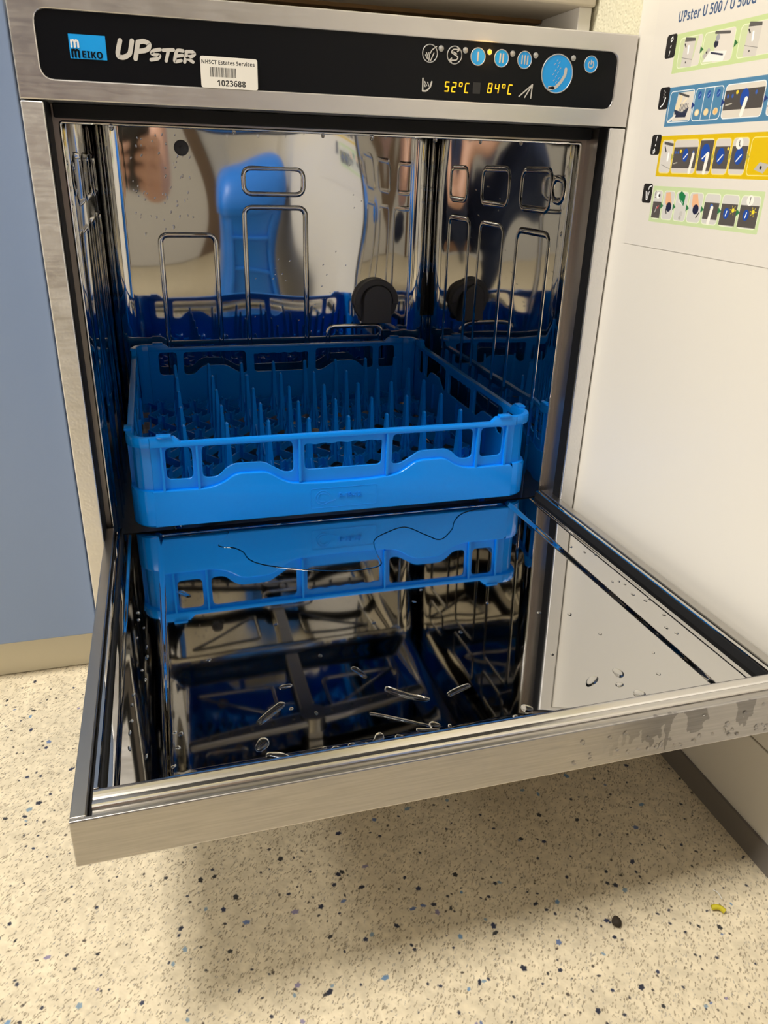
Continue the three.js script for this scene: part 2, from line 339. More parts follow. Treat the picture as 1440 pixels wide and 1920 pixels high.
  const g1 = extrude(cover, 0.008, 0.0015, 2, 20), dd = new THREE.Shape(); dd.moveTo(-0.026, -0.036); dd.lineTo(0.026, -0.036); dd.lineTo(0.026, 0.004); dd.absarc(0, 0.004, 0.026, 0, Math.PI); dd.lineTo(-0.026, -0.036);
  const g2 = extrude(dd, 0.02, 0.002, 2, 12).translate(0, 0, 0.004);
  const arch = new THREE.Shape(); arch.absarc(0, 0, 0.0405, -0.12, Math.PI + 0.12); arch.absarc(0, 0, 0.0295, Math.PI + 0.1, -0.1, true);
  const g3 = extrude(arch, 0.012, 0.002, 2, 16).translate(0, 0, 0.004);
  sub('overflow_cover', flat([g1, g2, g3]).translate(0.1786, F + 0.164, TUBZ), M.plastic, tub, DW, 'grey arched plastic cover low on the back wall');

  // chamber roof with pressed panels, floor with slopes, rack rails
  const roof = sheet(40, 40, (u, v) => { const x = -TUBX + 2 * TUBX * u, z = TUBZ + (-0.047 - TUBZ) * v, e = Math.min(u, 1 - u, v, 1 - v); return [x, TUBTOP - 0.022 * (1 - Math.min(1, Math.max(0, (e - 0.05) / 0.05))), z]; });
  part('chamber_roof', flip(roof), M.mirror, dw);
  for (const [a, b, c] of [[[-0.2, -0.46], [-0.05, -0.46], [-0.05, -0.36]], [[0.05, -0.36], [0.05, -0.46], [0.2, -0.46]], [[0.05, -0.12], [0.2, -0.12], [0.05, -0.22]], [[-0.2, -0.12], [-0.05, -0.12], [-0.05, -0.22]]])
    part('roof_bead', bead([a, b, c].map(([x, z]) => [x, TUBTOP + 0.001, z]), 0.004, true, 0.015), M.mirror, dw);
  part('front_inner', box(-0.281, 0.281, F + 0.4195, TUBTOP + 0.002, -0.0495, -0.047), M.mirror, dw);
  part('supply_channel', box(-0.014, 0.014, TUBTOP - 0.02, TUBTOP, TUBZ + 0.002, -0.27, 0.004), M.satin, dw, 'flat water channel under the chamber roof');
  const floorG = sheet(30, 30, (u, v) => { const x = -0.2735 + 0.547 * u, z = TUBZ + (-0.045 - TUBZ) * v, d = Math.hypot(x, z + 0.3); return [x, TUBLOW + 0.002 + 0.02 * Math.min(1, d / 0.3), z]; });
  part('chamber_floor', flip(floorG), M.satin, dw);
  for (const s of [-1, 1]) part('rack_rail', bead([[s * 0.2, F - 0.014, -0.55], [s * 0.2, F - 0.014, -0.07], [s * 0.2, F - 0.05, -0.055]], 0.0055, false, 0.02), M.mirror, dw, 'bent steel rack rail');
  part('sill', box(-0.2735, 0.2735, F - 0.034, F - 0.02, -0.06, -0.037, 0.003), M.rubber, dw);  // black colour stands in for the shaded gap under the rack
  // spray arms
  const armShape = () => { const s = roundPoly([[-0.22, -0.009], [-0.04, -0.018], [0.04, -0.018], [0.22, -0.009], [0.22, 0.009], [0.04, 0.018], [-0.04, 0.018], [-0.22, 0.009]], 0.009); const g = extrude(s, 0.014, 0.005, 3).rotateX(Math.PI / 2); return g; };
  const arm = (y, turn, name, label) => {
    const a = part(name, flat([armShape(), new THREE.CylinderGeometry(0.024, 0.024, 0.03, 24).translate(0, -0.004, 0)]).rotateY(turn).translate(0, y, -0.29), M.satin, dw, label);
    for (let k = -5; k <= 5; k++) if (k) sub('jet', new THREE.CylinderGeometry(0.003, 0.0035, 0.003, 10).translate(k * 0.037, y > F + 0.2 ? -0.0155 : 0.0015, 0).rotateY(turn).translate(0, y, -0.29), M.plastic, a, DW);
  };
  arm(TUBTOP - 0.028, 0.16, 'spray_arm', 'upper spray arm'); arm(F - 0.04, 0.7, 'spray_arm', 'lower spray arm');
}
// ------------------------------------------------ control panel
const font = await new FontLoader().loadAsync('fonts/droid/droid_sans_bold.typeface.json');
const fontR = await new FontLoader().loadAsync('fonts/droid/droid_sans_regular.typeface.json');
{
  const s = new THREE.Shape(); roundRect(-0.3, 0.3, YB, YT, 0, s);
  const h = new THREE.Path(); roundRect(-0.2795, 0.2795, F + 0.4492, F + 0.5012, 0.011, h); s.holes.push(h);
  const g = boxUV(extrude(s, 0.05, 0.0012, 2, 6).translate(0, 0, -0.05));
  const cp = part('control_panel', g, M.brushed, dw, 'brushed steel control panel');
  const put = (name, geo, mat, label) => sub(name, geo, mat, cp, DW, label);
  const fs = new THREE.Shape(); roundRect(-0.281, 0.281, F + 0.448, F + 0.5025, 0.011, fs);
  put('fascia', extrude(fs, 0.002).translate(0, 0, -0.0032), M.fascia, 'glossy black printed fascia');
  const Z = -0.0012;
  const white = std({ color: lin(0.62, 0.6, 0.57), roughness: 0.5 }), sky = std({ color: lin(0.006, 0.36, 0.93), roughness: 0.35 }), ring = std({ color: lin(0.5, 0.5, 0.5), metalness: 0.6, roughness: 0.35 });
  const plate = (sh, d = 0.0004, z = 0) => { const q = new THREE.ExtrudeGeometry(sh, { depth: d, bevelEnabled: false, curveSegments: 24 }); q.translate(0, 0, Z + z); return q; };
  // strokes with round ends, as flat print
  const strokes = (lines, w, d = 0.0003, z = 0.0001) => {
    const gs = [];
    for (const l of lines) {
      const c = l.length > 2 ? new THREE.CatmullRomCurve3(l.map(p => V(p[0], p[1], 0)), false, 'catmullrom', 0.35).getPoints(l.length * 5) : l.map(p => V(p[0], p[1], 0));
      const up = [], dn = [];
      for (let i = 0; i < c.length; i++) { const a = c[Math.max(0, i - 1)], b = c[Math.min(c.length - 1, i + 1)], t = b.clone().sub(a).normalize(); up.push([c[i].x - t.y * w, c[i].y + t.x * w]); dn.push([c[i].x + t.y * w, c[i].y - t.x * w]); }
      const pos = [], zz = d + gs.length * 0.000015; for (let i = 0; i + 1 < c.length; i++) for (const q of [dn[i], dn[i + 1], up[i], up[i], dn[i + 1], up[i + 1]]) pos.push(q[0], q[1], zz);
      for (const [e, o] of [[c[0], c[1]], [c[c.length - 1], c[c.length - 2]]]) { const f0 = Math.atan2(e.y - o.y, e.x - o.x) - Math.PI / 2; for (let k = 0; k < 8; k++) { const f = f0 + k / 8 * Math.PI, f2 = f0 + (k + 1) / 8 * Math.PI; pos.push(e.x, e.y, zz, e.x + w * Math.cos(f), e.y + w * Math.sin(f), zz, e.x + w * Math.cos(f2), e.y + w * Math.sin(f2), zz); } }
      const q = new THREE.BufferGeometry(); q.setAttribute('position', new THREE.Float32BufferAttribute(pos, 3)); q.computeVertexNormals(); gs.push(q);
    }
    return flat(gs).translate(0, F, Z + z);
  };
  const mm = a => a.map(p => [p[0] / 1000, p[1] / 1000]);
  // maker's plate
  const lg = new THREE.Shape(); roundRect(-0.254, -0.2238, F + 0.4658, F + 0.4842, 0.0002, lg);
  put('logo_plate', plate(lg), sky, 'cyan blue logo square');
  const text = (t, size, x, y, z, f = font, sx = 1) => new TextGeometry(t, { font: f, size, depth: 0.0002, curveSegments: 5 }).scale(sx, 1, 1).translate(x, F + y, Z + z);
  put('logo_letter', strokes([mm([[-252, 474.6], [-252, 479.3]]), mm([[-252, 478.3], [-250.6, 479.5], [-249.4, 478.6], [-249.4, 474.6]]), mm([[-249.4, 478.3], [-248, 479.5], [-246.6, 478.6], [-246.6, 474.6]])], 0.0008, 0.0003, 0.0004), std({ color: lin(0.85, 0.85, 0.85), roughness: 0.5 }), 'white rounded letter m');
  put('logo_word', flat([strokes([mm([[-252.1, 467], [-252.1, 472.2]]), mm([[-252.1, 471.2], [-250.7, 472.4], [-249.5, 471.5], [-249.5, 467]]), mm([[-249.5, 471.2], [-248.1, 472.4], [-246.7, 471.5], [-246.7, 467]])], 0.0008, 0.0003, 0.0004), text('EIKO', 0.0052, -0.2447, 0.4668, 0.0005, font, 1.06)]), M.fascia, 'black word MEIKO');
  // name
  put('name_print', flat([strokes([
    mm([[-211.5, 481.6], [-214.3, 472.7], [-213.7, 469.4], [-209.7, 469.0], [-204.4, 472.2], [-201.6, 481.9]]), mm([[-196.6, 481.3], [-199.8, 468.5]]), mm([[-196.6, 481.3], [-191.6, 482.2], [-187.3, 480.5], [-188, 477.1], [-191.6, 475.2], [-198, 474.2]])], 0.0019),
  strokes([mm([[-178.2, 476.8], [-183.4, 475.7], [-185.8, 473.8], [-183.7, 472.5], [-179, 472.2], [-180.8, 469.6], [-186.6, 468.4]]), mm([[-175.4, 476.4], [-166.7, 477.2]]), mm([[-171, 476.4], [-173.6, 468.3]]),
    mm([[-158.4, 476.9], [-163.6, 476.6], [-166.2, 468.4], [-160.6, 469.3]]), mm([[-164.9, 472.5], [-159.3, 473.4]]), mm([[-155.2, 476.5], [-157.5, 468.3]]), mm([[-155.2, 476.5], [-150.7, 476.7], [-148.5, 475.1], [-151, 473], [-155.9, 472.1], [-150.3, 468.7]])], 0.0014)]), white, 'pale grey hand-lettered word UPSTER');
  // asset sticker
  const stick = canvasTexture(512, 256, (c, w, h) => {
    c.fillStyle = '#f2efe8'; c.fillRect(0, 0, w, h); c.fillStyle = '#1b1b1b';
    c.font = 'bold 45px sans-serif'; c.textBaseline = 'alphabetic'; c.fillText('NHSCT Estates Services', 8, 62, 480);
    let x = 84; const bars = [4, 2, 3, 5, 2, 3, 6, 2, 4, 3, 2, 5, 3, 4, 2, 3, 5, 2, 4, 3, 2, 5, 4, 2, 3, 4, 3, 5, 2, 3, 4, 2, 5, 3, 2, 4, 3, 5, 2, 4, 3, 2, 5, 3, 4, 2, 3, 5, 4, 2, 3, 4, 2, 5, 3, 2, 4, 3, 5, 2, 4, 3, 3, 5, 2, 3, 4, 2, 5];
    bars.forEach((b, i) => { if (i % 2 === 0) c.fillRect(x, 86, b, 78); x += b; });
    c.font = 'bold 68px sans-serif'; c.fillText('1023688', 140, 236, 282);
  });
  const sg = new THREE.ShapeGeometry(roundRect(-0.0257, 0.0257, -0.0126, 0.0126, 0.0022), 6), sp = sg.attributes.position, su = sg.attributes.uv;
  for (let i = 0; i < sp.count; i++) su.setXY(i, (sp.getX(i) + 0.0257) / 0.0514, (sp.getY(i) + 0.0126) / 0.0252);
  put('sticker_backing', extrude(roundRect(-0.0257, 0.0257, -0.0126, 0.0126, 0.0022), 0.00025).rotateZ(-0.006).translate(-0.1183, F + 0.4614, -0.0004 + 0.0004), std({ color: lin(0.8, 0.78, 0.74), roughness: 0.5 }));
  put('sticker', sg.rotateZ(-0.006).translate(-0.1183, F + 0.4614, 0.0003), std({ map: stick, roughness: 0.5 }), 'white asset sticker with barcode and number 1023688');
  // buttons
  const btn = (x, y, r, mat) => {
    x /= 1000; y /= 1000; r /= 1000;
    put('button', new THREE.CylinderGeometry(r * 0.93, r * 0.95, 0.0007, 40).rotateX(Math.PI / 2).translate(x, F + y, Z + 0.00035), mat);
    put('button_ring', new THREE.TorusGeometry(r * 0.95, r > 0.01 ? 0.0006 : 0.0005, 6, 44).translate(x, F + y, Z + 0.0006), ring);
  };
  const icon = (lines, w) => put('button_symbol', strokes(lines.map(mm), w / 1000, 0.0002, 0.0007), white);
  btn(74.6, 488.5, 7.9, M.fascia); btn(100, 488.5, 7.9, M.fascia); for (const x of [124.6, 149.7, 174.8]) btn(x, 488.6, 7.9, sky); btn(212.2, 478.5, 18.1, sky); btn(249.2, 488.9, 7.9, sky);
  icon([[[81, 494.5], [76.5, 491.5], [75, 488.8]], [[71, 489], [73.8, 482.5]], [[78.5, 489], [75.5, 482.5]], [[73.4, 489], [74.6, 483.5]], [[70, 487], [72, 484]]], 0.45);
  icon([[[104, 493.3], [98.6, 493.2], [96.6, 490.8], [100, 488.9], [103.4, 487], [101.8, 484.4], [95.6, 484]], [[102.6, 495], [104.6, 493.3], [102.6, 491.6]], [[97, 485.7], [95, 484], [97, 482.2]], [[98.8, 491], [102, 489.6]]], 0.55);
  icon([[[124.6, 492.2], [124.4, 485.2]]], 0.8); icon([[[148.2, 492.2], [148, 485.2]], [[151.4, 492.2], [151.2, 485.2]]], 0.8); icon([[[172, 492.2], [171.8, 485.4]], [[175, 492.2], [174.8, 485.2]], [[178, 492.2], [177.8, 485]]], 0.7);
  icon([[[204.8, 464.8], [211.5, 466.3], [217, 471.5], [221, 478], [221.4, 483]]], 1.5); icon([[[204.6, 466], [209.5, 465.6]]], 1.3);
  icon([211.5, 214, 209, 212.8, 215.6, 210.4, 213.6, 208.4, 211.6, 214.8, 209.6, 212.4].map((x, i) => { const y = 491 - i * 1.75; return [[x, y], [x - 1.2, y - 1.5]]; }), 0.22);
  icon([[[247.4, 491.2], [246.2, 489], [246.8, 486.6], [249.2, 485.6], [251.6, 486.6], [252.2, 489], [251, 491.2]], [[249.2, 492.4], [249.2, 489.2]]], 0.55);
  for (const [x, lit] of [[86, 0], [111.2, 0], [136.6, 1], [161.5, 0], [186.7, 0], [228.9, 0]]) {
    put(lit ? 'indicator_led_lamp' : 'indicator_led', new THREE.SphereGeometry(0.0021, 18, 10, 0, Math.PI * 2, 0, Math.PI / 2).scale(1, 0.5, 1).rotateX(Math.PI / 2).translate(x / 1000, F + 0.4933, Z + 0.0002),
      lit ? std({ color: lin(0.8, 0.4, 0.02), emissive: lin(1, 0.42, 0.02), emissiveIntensity: 1.6, roughness: 0.4 }) : std({ color: lin(0.42, 0.41, 0.39), roughness: 0.25 }), lit ? 'lit amber indicator' : null);
    if (lit) { const pl = new THREE.PointLight(lin(1, 0.5, 0.05), 0.0012, 0.3); pl.name = 'indicator_glow'; pl.position.set(x / 1000, F + 0.4933, Z + 0.006); pl.castShadow = true; scene.add(pl); }
    put('indicator_bezel', new THREE.TorusGeometry(0.0023, 0.0004, 6, 20).translate(x / 1000, F + 0.4933, Z + 0.0003), ring);
  }
  // readout
  const amber = std({ color: lin(0.3, 0.16, 0), emissive: lin(1, 0.55, 0.01), emissiveIntensity: 0.95, roughness: 0.6 });
  const SEG = { a: [[0, 1], [1, 1]], b: [[1, 1], [1, 0.5]], c: [[1, 0.5], [1, 0]], d: [[0, 0], [1, 0]], e: [[0, 0.5], [0, 0]], f: [[0, 1], [0, 0.5]], g: [[0, 0.5], [1, 0.5]] };
  const DIG = { 5: 'afgcd', 2: 'abged', 8: 'abcdefg', 4: 'fgbc', C: 'afed' };
  const digit = (ch, x, y, w = 4.6, h = 8) => put('readout_digit', strokes([...DIG[ch]].map(k => SEG[k].map(([u, v]) => { const s = 0.1; return [x + (u * (1 - 2 * s) + s) * w + v * 0.9, y + v * h]; })).map(l => mm([[l[0][0] + (l[1][0] - l[0][0]) * 0.08, l[0][1] + (l[1][1] - l[0][1]) * 0.08], [l[0][0] + (l[1][0] - l[0][0]) * 0.92, l[0][1] + (l[1][1] - l[0][1]) * 0.92]])), 0.00055, 0.0002, 0.0001), amber);
  const degree = (x, y) => put('readout_digit', strokes([mm([[x, y], [x + 2.6, y], [x + 2.9, y + 2.8], [x + 0.3, y + 2.8], [x, y]])], 0.00048, 0.0002, 0.0001), amber);
  digit('5', 91.2, 457.3); digit('2', 98.6, 457.2); degree(107, 462.3); digit('C', 112.4, 457); digit('8', 137, 458.2); digit('4', 144.6, 458.1); degree(153.2, 463.2); digit('C', 159, 458);
  const dull = std({ color: lin(0.02, 0.02, 0.021), roughness: 0.5 });
  put('readout_divider', plate(roundRect(0.1215, 0.1295, F + 0.4565, F + 0.4665, 0.0004), 0.0003), dull);
  put('dish_symbol', flat([strokes([mm([[68.6, 467], [68.8, 456.4]]), mm([[68.8, 456.4], [72.5, 456.6], [76.4, 460], [77.8, 464.6]])], 0.00075), strokes([mm([[70.6, 464.5], [71.2, 463.2]]), mm([[72, 462.4], [72.8, 461]]), mm([[70.6, 461.6], [71.2, 460.2]]), mm([[73.6, 464], [74.2, 462.6]]), mm([[74.6, 461.8], [75, 460.8]])], 0.0005)]), white, 'white dish and spray symbol');
  put('spray_symbol', strokes([mm([[186, 467.6], [172.2, 456.4]]), mm([[186, 467.6], [178.6, 455.8]]), mm([[186, 467.6], [185.4, 455.4]])], 0.00062), white, 'white rinse jet symbol');
}
// ------------------------------------------------ the open door
{
  const door = new THREE.Group(); door.name = 'door'; door.position.set(-DW[0], F - DW[1], -DW[2]); door.rotation.x = -Math.atan(0.0316); door.userData.label = 'dishwasher door folded down flat, its inside wet'; dw.add(door);
  const put = (name, geo, mat, label) => sub(name, geo, mat, door, null, label);
  const T = 0.037, W = 0.281, ZF = 0.4255, ZB = -0.036;
  put('outer_skin', box(-W, W, -T, -T + 0.002, ZB, ZF, 0.0008), M.brushed);
  put('front_edge', box(-W, W, -T, 0, ZF - 0.0035, ZF, 0.0011), M.edge, 'brushed steel edge of the door with water runs');
  for (const s of [-1, 1]) {
    const X = a => s * a, so = (a, b) => s > 0 ? [a, b] : [-b, -a];
    put('side_edge', box(...so(0.2708, W), -T, 0, ZB, ZF - 0.0034, 0.0012), M.satin);
    put('door_seal', box(...so(0.2682, 0.2709), -T + 0.002, -0.0042, ZB, 0.4185, 0.001), M.rubber);
    put('inner_seal', box(...so(0.2622, 0.2642), -0.0105, -0.0012, ZB, 0.3975, 0.0006), M.rubber);
    put('side_ridge', strip([[X(0.2684), -0.02], [X(0.2684), -0.0012], [X(0.268), -0.0003], [X(0.2672), 0], [X(0.2656), 0], [X(0.2648), -0.0003], [X(0.2643), -0.0012], [X(0.2638), -0.02]], 0.398 - ZB, 'z').translate(0, 0, ZB), M.mirror);
  }
  put('front_seal', box(-0.268, 0.268, -T + 0.002, -0.003, 0.4153, 0.4222), M.satin);
  put('front_ridge', strip([[0.4155, -0.02], [0.4155, -0.0014], [0.415, -0.0005], [0.4142, 0], [0.413, 0.0002], [0.411, 0], [0.409, -0.0006], [0.4074, -0.0014], [0.4062, -0.0006], [0.4045, 0], [0.402, 0.0004], [0.3998, 0], [0.3984, -0.0007], [0.3978, -0.0018], [0.3972, -0.02]], 0.536, 'x').translate(-0.268, 0, 0), M.ridge);
  // inner panel: a pressed sheet with two long steps
  const sm = t => { t = Math.min(1, Math.max(0, t)); return t * t * (3 - 2 * t); };
  const xs = []; const run = (a, b, n) => { for (let i = 1; i <= n; i++) xs.push(a + (b - a) * i / n); };
  xs.push(-0.2645); run(-0.2645, -0.257, 4); run(-0.257, -0.253, 8); run(-0.253, -0.2245, 10); run(-0.2245, -0.2165, 10); const nl = xs.length; run(-0.2165, 0.2165, 60);
  for (let i = nl - 2; i >= 0; i--) xs.push(-xs[i]);
  const zs = []; for (let i = 0; i <= 90; i++) zs.push(ZB + i / 90 * (0.3985 - ZB));
  const inner = sheet(xs.length - 1, zs.length - 1, (u, v) => {
    const x = xs[Math.round(u * (xs.length - 1))], z = zs[Math.round(v * (zs.length - 1))];
    const step = sm((0.2238 - Math.abs(x)) / 0.0058) * sm((0.392 - z) / 0.0055);
    return [x, -0.0098 - 0.001 * sm((0.257 - Math.abs(x)) / 0.004) - 0.0026 * step + 0.00012 * Math.sin(x * 14 + 2 * Math.sin(z * 9)) * Math.sin(z * 11), z];
  });
  put('inner_panel', flip(inner), M.mirror, 'mirror bright inside of the door');
  put('hinge_bar', box(-0.27, 0.27, -0.032, -0.018, ZB - 0.004, ZB + 0.004, 0.002), M.rubber);  // coloured black to give the dark, shaded gap behind the door
}

// ---------------------------------------------------------------- blue rack
const RK = [0.001, F - 0.008, -0.2865];
{
  const rack = thing('dish_rack', RK, 'bright blue plastic peg rack sitting in the open dishwasher', 'rack');
  const H = 0.2485, C = 0.024, y0 = F - 0.0065;
  const wallGeo = (() => {
    const hole = pts => roundPoly(pts.map(p => [p[0], F + p[1]]), 0.0065, new THREE.Path());
    const s = new THREE.Shape(); s.moveTo(-H + C, y0); s.lineTo(H - C, y0); s.lineTo(H - C, F + 0.097); s.lineTo(-H + C, F + 0.097); s.closePath();
    const mir = p => p.map(q => [-q[0], q[1]]).reverse();
    const h1 = [[-0.2085, 0.0513], [-0.1787, 0.0507], [-0.1787, 0.0897], [-0.2085, 0.0897]];
    const h2 = [[-0.168, 0.0507], [-0.1512, 0.0503], [-0.141, 0.0607], [-0.1318, 0.0655], [-0.0968, 0.0652], [-0.0835, 0.0565], [-0.0716, 0.0496], [-0.0614, 0.0505], [-0.062, 0.0888], [-0.1676, 0.0894]];
    const h3 = [[-0.0478, 0.0512], [0.0478, 0.0512], [0.0482, 0.0832]];
    for (let i = 1; i < 16; i++) h3.push([0.0482 - i * 0.00603, 0.0832 - 0.0011 * Math.sin(i / 16 * Math.PI * 10)]);
    h3.push([-0.0482, 0.0832]);
    s.holes.push(hole(h1), hole(mir(h1)), hole(h2), hole(mir(h2)), hole(h3));
    const w = extrude(s, 0.0028, 0.0004, 1, 4).translate(0, 0, -0.0075);
    // skirt with the two waves
    const top = [[-0.1625, 0.0385], [-0.145, 0.044], [-0.131, 0.0545], [-0.0935, 0.054], [-0.078, 0.043], [-0.066, 0.0372], [-0.03, 0.0345]], all = [[-H + C - 0.0018, 0.039], ...top, ...mir(top), [H - C + 0.0018, 0.039]];
    const k = new THREE.Shape(); const pts = [[H - C + 0.0018, -0.0065], ...all.slice().reverse(), [-H + C - 0.0018, -0.0065]].map(p => [p[0], F + p[1]]);
    roundPoly(pts.reverse(), [0.0001, 0.0001, ...pts.slice(2).map(() => 0.009)].map((r, i, a) => i === a.length - 1 || i < 2 ? 0 : r), k);
    const sk = extrude(k, 0.0058, 0.0018, 4, 6).translate(0, 0, -0.0058);
    return toCreasedNormals(flat([w, sk]), 0.33);
  })();
  const rimGeo = (() => {
    const s = new THREE.Shape([[-H + C, 0.0918], [H - C, 0.0918], [H - C, 0.1036], [0.197, 0.1036], [0.190, 0.0972], [-0.190, 0.0972], [-0.197, 0.1036], [-H + C, 0.1036]].map(p => new THREE.Vector2(p[0], F + p[1])));
    return toCreasedNormals(flat([extrude(s, 0.008, 0.0011, 2).translate(0, 0, -0.008), box(0.2, 0.2165, F + 0.103, F + 0.1062, -0.0075, 0.0016, 0.001), box(-0.2165, -0.2, F + 0.103, F + 0.1062, -0.0075, 0.0016, 0.001)]), 0.7);
  })();
  const ribGeo = x => strip([[x - 0.0014, F + 0.0375], [x + 0.0014, F + 0.0375], [x + 0.0012, F + 0.0925], [x - 0.0012, F + 0.0925]], 0.0042, 'z').translate(0, 0, -0.0048);
  const innerRib = x => box(x - 0.001, x + 0.001, F + 0.006, F + 0.049, -0.011, -0.0072);
  for (let k = 0; k < 4; k++) {
    const place = g => { const c = g.clone(); c.translate(0, 0, H + 0.0015); c.rotateY(k * Math.PI / 2); c.translate(RK[0], 0, RK[2]); return c; };
    const wall = part('side_wall', place(wallGeo), M.rack, rack, k === 0 ? 'front wall of the rack with cut-out windows' : null);
    sub('rim', place(rimGeo), M.rack, wall, RK);
    for (const x of [-0.2125, -0.1732, -0.0545, 0.0545, 0.1732, 0.2125]) sub('rib', place(ribGeo(x)), M.rack, wall, RK);
    for (const x of [-0.114, 0, 0.114]) sub('inner_rib', place(innerRib(x)), M.rack, wall, RK);
    if (k === 0) {
      const emb = [new TextGeometry('R-18-12', { font: fontR, size: 0.0062, depth: 0.0009, curveSegments: 3 }).translate(-0.0075, F + 0.0128, 0)];
      for (const [r, a, l] of [[0.009, 0.2, 5.2], [0.0058, 0.6, 4.6]]) emb.push(new THREE.TorusGeometry(r, 0.0004, 5, 30, l).rotateZ(a).translate(-0.027, F + 0.0145, 0));
      emb.push(bead([[-0.042, F + 0.001, 0], [-0.042, F + 0.0268, 0], [0.042, F + 0.0268, 0], [0.042, F + 0.001, 0]], 0.00028, true, 0.003, 6));
      for (let i = 0; i < 3; i++) emb.push(bead([[-0.023 + i * 0.0035, F + 0.006 + i * 0.0012, 0], [-0.018 + i * 0.0035, F + 0.0095 + i * 0.0006, 0]], 0.0003, false, 0.001, 5));
      sub('embossed_mark', place(flat(emb)), M.rack, wall, RK, 'raised marking with ring emblem and R-18-12');
    }
    // rounded corner by a turned profile
    const prof = [[C - 0.006, -0.0065], [C - 0.001, -0.0065], [C + 0.0012, -0.004], [C + 0.0015, 0.036], [C, 0.039], [C - 0.004, 0.0395], [C - 0.0045, 0.0918], [C + 0.001, 0.0922], [C + 0.0015, 0.0935], [C + 0.0015, 0.102], [C + 0.0005, 0.1036], [C - 0.0055, 0.1036], [C - 0.0066, 0.102], [C - 0.0066, 0.0918], [C - 0.0072, 0.03], [C - 0.006, -0.0065]];
    const lathe = toCreasedNormals(new THREE.LatheGeometry(prof.map(p => new THREE.Vector2(p[0], F + p[1])), 10, 0, Math.PI / 2), 0.7).translate(H - C, 0, H - C).rotateY(k * Math.PI / 2).translate(RK[0], 0, RK[2]);
    part('corner', flat([lathe]), M.rack, rack);
  }
  // base: border, diagonal lattice, star stubs, pegs
  const px = [], pz = []; for (let i = 0; i < 8; i++) px.push(-0.184 + i * 0.05257); for (let i = 0; i < 5; i++) pz.push(-0.158 + i * 0.079);
  const bars = [], bar = (x0, z0, x1, z1, h = 0.011, y = 0) => { const l = Math.hypot(x1 - x0, z1 - z0); bars.push(new THREE.BoxGeometry(l, h, 0.0028).translate(0, F + y + h / 2 - 0.0035, 0).rotateY(-Math.atan2(z1 - z0, x1 - x0)).translate(RK[0] + (x0 + x1) / 2, 0, RK[2] + (z0 + z1) / 2)); };
  const B = 0.2415; for (const s of [-1, 1]) { bar(-B, s * (B - 0.012), B, s * (B - 0.012), 0.008); bar(s * (B - 0.012), -B, s * (B - 0.012), B, 0.008); bar(-B, s * (B - 0.03), B, s * (B - 0.03), 0.005); }
  const stars = []; for (let i = -1; i < 8; i++) for (let j = -1; j < 5; j++) stars.push([px[0] + (i + 0.5) * 0.05257, pz[0] + (j + 0.5) * 0.079]);
  const cl = v => Math.max(-B + 0.01, Math.min(B - 0.01, v));
  for (const [x, z] of stars) for (const [dx, dz] of [[-1, -1], [1, -1], [-1, 1], [1, 1]]) bar(cl(x), cl(z), cl(x + dx * 0.0263), cl(z + dz * 0.0395));
  for (const z of pz) bar(-B, z, B, z, 0.006);
  part('base_lattice', flat(bars), M.rack, rack, 'open diagonal lattice floor');
  const starGeo = (() => { const g = []; for (let k = 0; k < 4; k++) { const s = new THREE.Shape([[-0.0, -0.003], [0.0095, -0.003], [0.0085, 0.014], [0.0108, 0.0195], [0.006, 0.0165], [0, 0.0185]].map(p => new THREE.Vector2(...p))); g.push(extrude(s, 0.0022).translate(0, 0, -0.0011).rotateY(k * Math.PI / 2 + 0.5)); } return flat(g); })();
  for (const [x, z] of stars) if (Math.abs(x) < 0.222 && Math.abs(z) < 0.222) part('star_stub', starGeo.clone().translate(RK[0] + x, F, RK[2] + z), M.rack, rack);
  const pegGeo = (() => {
    const sec = (y, a) => [[-a, -a], [a, -a], [a, a], [-a, a]].map(p => [p[0], y, p[1]]);
    const rings = [sec(-0.003, 0.0062), sec(0.02, 0.0046), sec(0.083, 0.0019), sec(0.0868, 0.002), sec(0.089, 0.0006)], pos = [];
    for (let r = 0; r + 1 < rings.length; r++) for (let k = 0; k < 4; k++) { const a = rings[r][k], b = rings[r][(k + 1) % 4], c = rings[r + 1][k], d = rings[r + 1][(k + 1) % 4]; pos.push(...a, ...c, ...b, ...b, ...c, ...d); }
    const t = rings[4]; pos.push(...t[0], ...t[2], ...t[1], ...t[0], ...t[3], ...t[2]);
    const g = new THREE.BufferGeometry(); g.setAttribute('position', new THREE.Float32BufferAttribute(pos, 3)); g.computeVertexNormals();
    const fins = []; for (let k = 0; k < 4; k++) { const s = new THREE.Shape([[0.003, -0.003], [0.0105, -0.003], [0.0068, 0.012], [0.0092, 0.0165], [0.0035, 0.036]].map(p => new THREE.Vector2(...p))); fins.push(extrude(s, 0.0018).translate(0, 0, -0.0009).rotateY(k * Math.PI / 2)); }
    return flat([g, ...fins]).rotateY(0.35);
  })();
  for (const x of px) for (const z of pz) part('peg', pegGeo.clone().translate(RK[0] + x, F, RK[2] + z), M.rack, rack);
}

